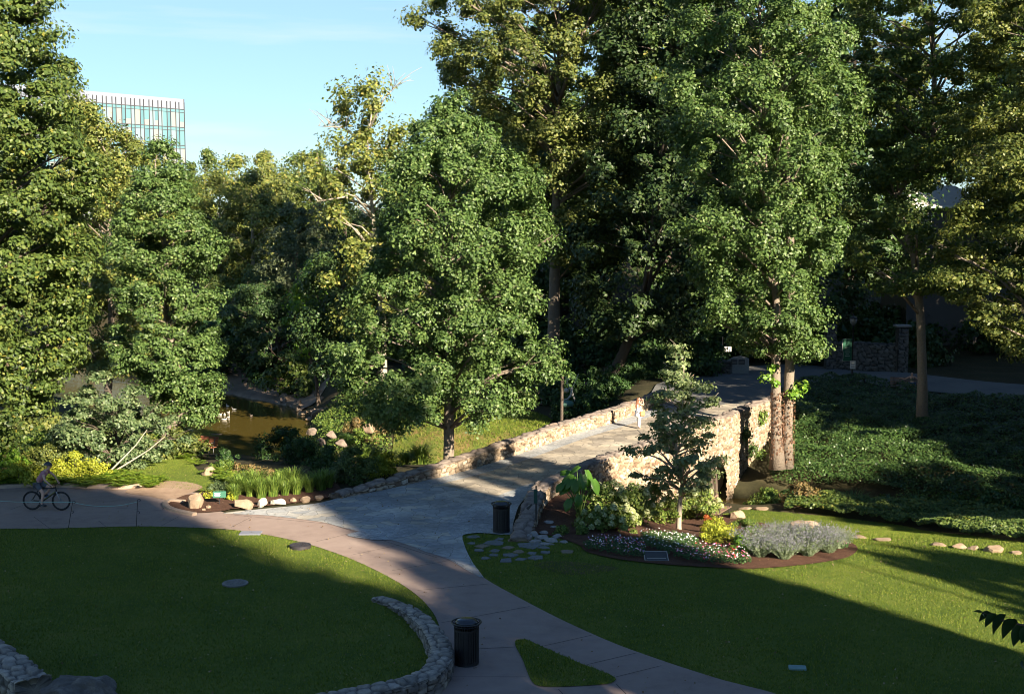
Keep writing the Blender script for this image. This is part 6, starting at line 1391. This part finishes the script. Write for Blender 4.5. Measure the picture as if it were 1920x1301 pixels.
mb = MB(); mb.tube([(.40, 0, .86), (.38, 0, .94), (.44, 0, .97)], .018, 8); mb.tube([(.36, -.37, 1.0), (.43, -.15, .98), (.44, 0, .97), (.43, .15, .98), (.36, .37, 1.0)], .013, 8)
mb.build('handlebar', FRM, bk, True)
for sy in (-1, 1): mb = MB(); mb.tube([(.39, sy * .25, .99), (.36, sy * .38, 1.0)], .019, 8); mb.build('grip', RUB, bk)
mb = MB(); mb.tube([ST_, (-.295, 0, .93)], .015, 8); mb.build('seat_post', FRM, bk); mb = MB(); mb.prism([(-.44, -.07), (-.40, -.08), (-.30, -.05), (-.15, -.02), (-.15, .02), (-.30, .05), (-.40, .08), (-.44, .07)], .93, .975); mb.build('saddle', RUB, bk)
mb = MB(); mb.tube([(BB[0], -.075, BB[2]), (BB[0], -.078, BB[2])], .09, 20); mb.tube([(BB[0], -.09, BB[2]), (-.05, -.10, .185)], .012, 6); mb.tube([(BB[0], .09, BB[2]), (-.19, .10, .495)], .012, 6); mb.box((-.05, -.15, .18), (.09, .09, .02)); mb.box((-.19, .15, .50), (.09, .09, .02)); mb.build('crankset', MET, bk)
mb = MB(); mb.tube([(BB[0], -.07, BB[2] + .09), (-.52, -.07, WR + .05)], .006, 5); mb.tube([(BB[0], -.07, BB[2] - .09), (-.50, -.07, WR - .14), (-.54, -.07, WR - .06)], .006, 5); mb.build('chain', MET, bk)
mb = MB(); mb.tube([(.02, 0, .47), (.14, 0, .56)], .034, 10); mb.build('bottle', plain('blue bottle', (.03, .08, .22), .4), bk)
# rider
rd = thing('person', 'cyclist in a mauve t-shirt, grey shorts and dark helmet, looking ahead as he rides', 'person', bpt, BZ)
V = {'pelvis': ((-.29, 0, 1.03), (.14, .12)), 'waist': ((-.20, 0, 1.15), (.125, .10)), 'chest': ((-.05, 0, 1.36), (.155, .12)), 'upper': ((.03, 0, 1.46), (.10, .08)), 'neck': ((.09, 0, 1.54), .052),
     'shR': ((.02, -.19, 1.45), .062), 'elR': ((.12, -.30, 1.20), .043), 'wrR': ((.33, -.33, 1.04), .028), 'shL': ((.04, .19, 1.45), .062), 'elL': ((.24, .30, 1.26), .043), 'wrL': ((.34, .34, 1.06), .028),
     'hipR': ((-.27, -.10, .98), .10), 'knR': ((-.02, -.14, .66), .062), 'caR': ((-.05, -.145, .50), .055), 'anR': ((-.10, -.14, .25), .036), 'toR': ((.03, -.15, .205), .035),
     'hipL': ((-.26, .10, .99), .10), 'knL': ((.14, .13, .83), .062), 'caL': ((.05, .135, .68), .052), 'anL': ((-.12, .14, .55), .036), 'toL': ((-.15, .15, .53), .03)}
V['toL'] = ((-.10 + .05, .15, .53), .032)
E = chain('pelvis', 'waist', 'chest', 'upper', 'neck') + chain('upper', 'shR', 'elR', 'wrR') + chain('upper', 'shL', 'elL', 'wrL') + chain('pelvis', 'hipR', 'knR', 'caR', 'anR', 'toR') + chain('pelvis', 'hipL', 'knL', 'caL', 'anL', 'toL')
add_head(V, E, 'neck', (.17, 0, 1.67), (1, -.25, -.1), 1.12); add_hand(V, E, 'wrR', (.5, .1, -.35), (.3, .2, -1), .9, 1, 'R'); add_hand(V, E, 'wrL', (.4, -.1, -.5), (.3, 0, -1), .9, 1, 'L')
body('body', V, E, SKIN, rd); face(rd, (.17, 0, 1.67), (1, -.25, -.1), 1.12)
MAU = plain('mauve shirt', (.42, .20, .22), .85); GRY = plain('grey shorts', (.10, .11, .125), .85)
V2 = {'pelvis': ((-.27, 0, 1.07), (.15, .13)), 'waist': ((-.20, 0, 1.16), (.155, .13)), 'chest': ((-.05, 0, 1.36), (.19, .155)), 'upper': ((.03, 0, 1.465), (.105, .09)), 'shR': ((.02, -.19, 1.45), .075), 'slR': ((.06, -.245, 1.34), .07), 'shL': ((.04, .19, 1.45), .075), 'slL': ((.12, .24, 1.37), .07)}
body('t_shirt', V2, chain('pelvis', 'waist', 'chest', 'upper') + chain('upper', 'shR', 'slR') + chain('upper', 'shL', 'slL'), MAU, rd)
V3 = {'pelvis': ((-.29, 0, 1.03), (.155, .135)), 'hipR': ((-.26, -.10, .97), .115), 'thR': ((-.10, -.13, .76), .088), 'hipL': ((-.25, .10, .98), .115), 'thL': ((.05, .125, .87), .085)}
body('shorts', V3, chain('pelvis', 'hipR', 'thR') + chain('pelvis', 'hipL', 'thL'), GRY, rd)
SHOE = plain('dark shoe', (.03, .03, .035), .6)
for (x, y, z) in ((-.03, -.148, .215), (-.08, .148, .545)): mb = MB(); mb.blob((x, y, z), (.135, .05, .05), 2); mb.box((x, y, z - .045), (.26, .09, .02)); mb.build('shoe', SHOE, rd, True)
mb = MB(); V_, F_ = ico(3); hc = Vector((.14, 0, 1.72)); keep = [f for f in F_ if sum(V_[i][2] for i in f) / 3 > -.12]; mb.add([tuple(hc + Vector((v[0] * .150, v[1] * .118, v[2] * .12))) for v in V_], keep); mb.box((.30, -.03, 1.72), (.06, .12, .012)); mb.build('helmet', plain('helmet black', (.035, .037, .045), .3), rd, True)

# woman taking a picture on the bridge
wpx = at(1197, 803, .06); wo = thing('person', 'long-haired woman in white standing on the bridge, both hands raised to her face', 'person', wpx, R(20)); WHT = plain('white cotton', (.80, .78, .76), .85, var=.04); PNK = plain('pale pink top', (.72, .55, .54), .85, var=.04)
V = {'pelvis': ((0, 0, .88), (.12, .15)), 'waist': ((0, 0, 1.04), (.095, .12)), 'chest': ((.01, 0, 1.22), (.10, .14)), 'upper': ((0, 0, 1.33), (.07, .10)), 'neck': ((.01, 0, 1.40), .042),
     'shR': ((0, -.16, 1.31), .045), 'elR': ((.20, -.22, 1.24), .034), 'wrR': ((.20, -.09, 1.44), .024), 'shL': ((0, .16, 1.31), .045), 'elL': ((.22, .20, 1.26), .034), 'wrL': ((.21, .08, 1.45), .024),
     'hipR': ((0, -.09, .84), .085), 'knR': ((.01, -.09, .46), .055), 'anR': ((-.02, -.09, .09), .036), 'toR': ((.12, -.10, .03), .03), 'hipL': ((0, .09, .84), .085), 'knL': ((.04, .09, .46), .055), 'anL': ((.03, .09, .09), .036), 'toL': ((.17, .10, .03), .03)}
E = chain('pelvis', 'waist', 'chest', 'upper', 'neck') + chain('upper', 'shR', 'elR', 'wrR') + chain('upper', 'shL', 'elL', 'wrL') + chain('pelvis', 'hipR', 'knR', 'anR', 'toR') + chain('pelvis', 'hipL', 'knL', 'anL', 'toL')
add_head(V, E, 'neck', (.03, 0, 1.51), (1, 0, 0), .95); add_hand(V, E, 'wrR', (0, .3, 1), (-.2, 1, .2), .7, .9, 'R'); add_hand(V, E, 'wrL', (0, -.3, 1), (-.2, -1, .2), .7, .9, 'L'); body('body', V, E, SKIN, wo); face(wo, (.03, 0, 1.51), (1, 0, 0), .95)
V2 = {'waist': ((0, 0, 1.02), (.105, .13)), 'chest': ((.01, 0, 1.21), (.112, .152)), 'upper': ((0, 0, 1.31), (.075, .12))}; body('top', V2, chain('waist', 'chest', 'upper'), PNK, wo)
mb = MB(); mb.lathe([(.12, 1.08), (.14, 1.0), (.18, .85), (.22, .70), (.235, .62)], n=20, sx=.9, sy=1.05); mb.build('tunic_skirt', WHT, wo, True)
V3 = {'pelvis': ((0, 0, .86), (.13, .16)), 'hipR': ((0, -.09, .80), .10), 'knR': ((.01, -.09, .46), .08), 'anR': ((-.02, -.09, .08), .075), 'hipL': ((0, .09, .80), .10), 'knL': ((.04, .09, .46), .08), 'anL': ((.03, .09, .08), .075)}; body('trousers', V3, chain('pelvis', 'hipR', 'knR', 'anR') + chain('pelvis', 'hipL', 'knL', 'anL'), WHT, wo)
V4 = {'a': ((.0, 0, 1.60), (.075, .08)), 'b': ((-.045, 0, 1.52), (.085, .09)), 'c': ((-.08, 0, 1.38), (.06, .09)), 'd': ((-.11, 0, 1.20), (.05, .08)), 'e': ((-.12, 0, 1.05), (.03, .05))}; body('hair', V4, chain('a', 'b', 'c', 'd', 'e'), plain('chestnut hair', (.16, .065, .03), .5, var=.3, scale=30), wo)
cm_ = MB(); cm_.box((.25, 0, 1.53), (.04, .11, .08), 0, 0, 0, 0, .01); cm_.tube([(.27, 0, 1.53), (.31, 0, 1.53)], .028, 12); o = cm_.build('camera', BLACK); o.location = wpx; o.rotation_euler = (0, 0, R(20)); tag(o, 'small black camera held up to the face of the woman on the bridge', 'camera')
bgm = MB(); bgm.box((.1, -.27, .80), (.26, .10, .26), 0, 0, 0, 0, .03); bgm.tube([(.02, -.27, .93), (.0, -.12, 1.3), (.05, .10, 1.33)], .010, 5); o = bgm.build('shoulder_bag', plain('tan leather', (.40, .22, .09), .6)); o.location = wpx; o.rotation_euler = (0, 0, R(20)); tag(o, 'tan shoulder bag hanging at the side of the woman on the bridge', 'bag')

# person sitting on the far bench
sp_ = thing('person', 'person in tank top and blue shorts sitting on the shaded far bench', 'person', (bp_.x + .25, bp_.y, .36), R(-8) - math.pi / 2)
V = {'pelvis': ((-.08, 0, .55), (.13, .15)), 'waist': ((-.12, 0, .70), (.10, .13)), 'chest': ((-.16, 0, .90), (.105, .15)), 'upper': ((-.17, 0, 1.0), (.07, .1)), 'neck': ((-.15, 0, 1.07), .045),
     'shR': ((-.17, -.18, .99), .048), 'elR': ((-.10, -.42, .86), .037), 'wrR': ((-.18, -.62, .92), .026), 'shL': ((-.17, .18, .99), .048), 'elL': ((-.08, .42, .84), .037), 'wrL': ((.02, .36, .66), .026),
     'hipR': ((-.02, -.10, .53), .085), 'knR': ((.40, -.05, .56), .058), 'anR': ((.46, .10, .18), .036), 'toR': ((.58, .12, .13), .032), 'hipL': ((-.02, .10, .52), .085), 'knL': ((.40, .08, .50), .058), 'anL': ((.36, -.06, .09), .036), 'toL': ((.48, -.10, .04), .032)}
E = chain('pelvis', 'waist', 'chest', 'upper', 'neck') + chain('upper', 'shR', 'elR', 'wrR') + chain('upper', 'shL', 'elL', 'wrL') + chain('pelvis', 'hipR', 'knR', 'anR', 'toR') + chain('pelvis', 'hipL', 'knL', 'anL', 'toL')
add_head(V, E, 'neck', (-.12, 0, 1.18), (1, .1, 0)); add_hand(V, E, 'wrR', (-.2, -1, .1), (0, 0, -1), .5, 1, 'R'); add_hand(V, E, 'wrL', (.8, -.4, -.5), (0, 0, -1), .5, 1, 'L'); body('body', V, E, SKIN, sp_); face(sp_, (-.12, 0, 1.18), (1, .1, 0))
body('tank_top', {'a': ((-.11, 0, .66), (.12, .145)), 'b': ((-.16, 0, .88), (.12, .165)), 'c': ((-.17, 0, .98), (.075, .12))}, chain('a', 'b', 'c'), plain('olive top', (.16, .17, .10), .85), sp_)
body('shorts', {'p': ((-.08, 0, .56), (.14, .16)), 'r': ((0, -.10, .54), .10), 'r2': ((.2, -.08, .56), .085), 'l': ((0, .10, .53), .10), 'l2': ((.2, .09, .53), .085)}, chain('p', 'r', 'r2') + chain('p', 'l', 'l2'), plain('blue shorts', (.10, .16, .30), .85), sp_)
body('hair', {'a': ((-.14, 0, 1.27), (.08, .085)), 'b': ((-.19, 0, 1.18), (.07, .085))}, chain('a', 'b'), plain('dark hair', (.04, .03, .025), .5), sp_)

# rounded boulder at the lower left corner
bmh = rock_mesh(449, 5, cuts=16, dr=(.5, .8), nz=2.2); bmh.materials.append(groundmat('weathered rock', [(.3, (.09, .08, .07)), (.5, (.19, .17, .15)), (.68, (.36, .33, .29))], scales=(1.5, 7, 30), bump=1.0, dist=.06)); o = link('boulder', bmh); q_ = at(160, 1312, 0); o.location = (q_.x, q_.y, .15); o.scale = (.95, .8, .62); o.rotation_euler = (0, .15, .3); tag(o, 'large dark weathered boulder at the lower left corner beside the stone wall', 'rock')
o = link('boulder', rockmesh(4, ROCK_D)); q_ = at(60, 1312, 0); o.location = (q_.x, q_.y, .0); o.scale = (.5, .4, .25); tag(o, 'low flat dark rock at the bottom edge left of the large boulder', 'rock')

# place words for the trees of the two woods, in their order across the view
ORD = 'first second third fourth fifth sixth seventh eighth ninth tenth eleventh twelfth thirteenth fourteenth fifteenth sixteenth seventeenth eighteenth nineteenth twentieth twenty-first twenty-second twenty-third twenty-fourth twenty-fifth'.split()
for grp, txt in ((g1, 'dark tree of the shaded wood behind the bridge, %s from the left'), (g2, 'leafy tree in the sunlit woodland beyond the river, %s from the left'), ('hydrangeas in the bed', None)):
    if txt:
        for w_, o in zip(ORD, sorted([o for o in col.objects if o.get('group') == grp], key=lambda o: o.location.x / o.location.y)): o['label'] = txt % w_
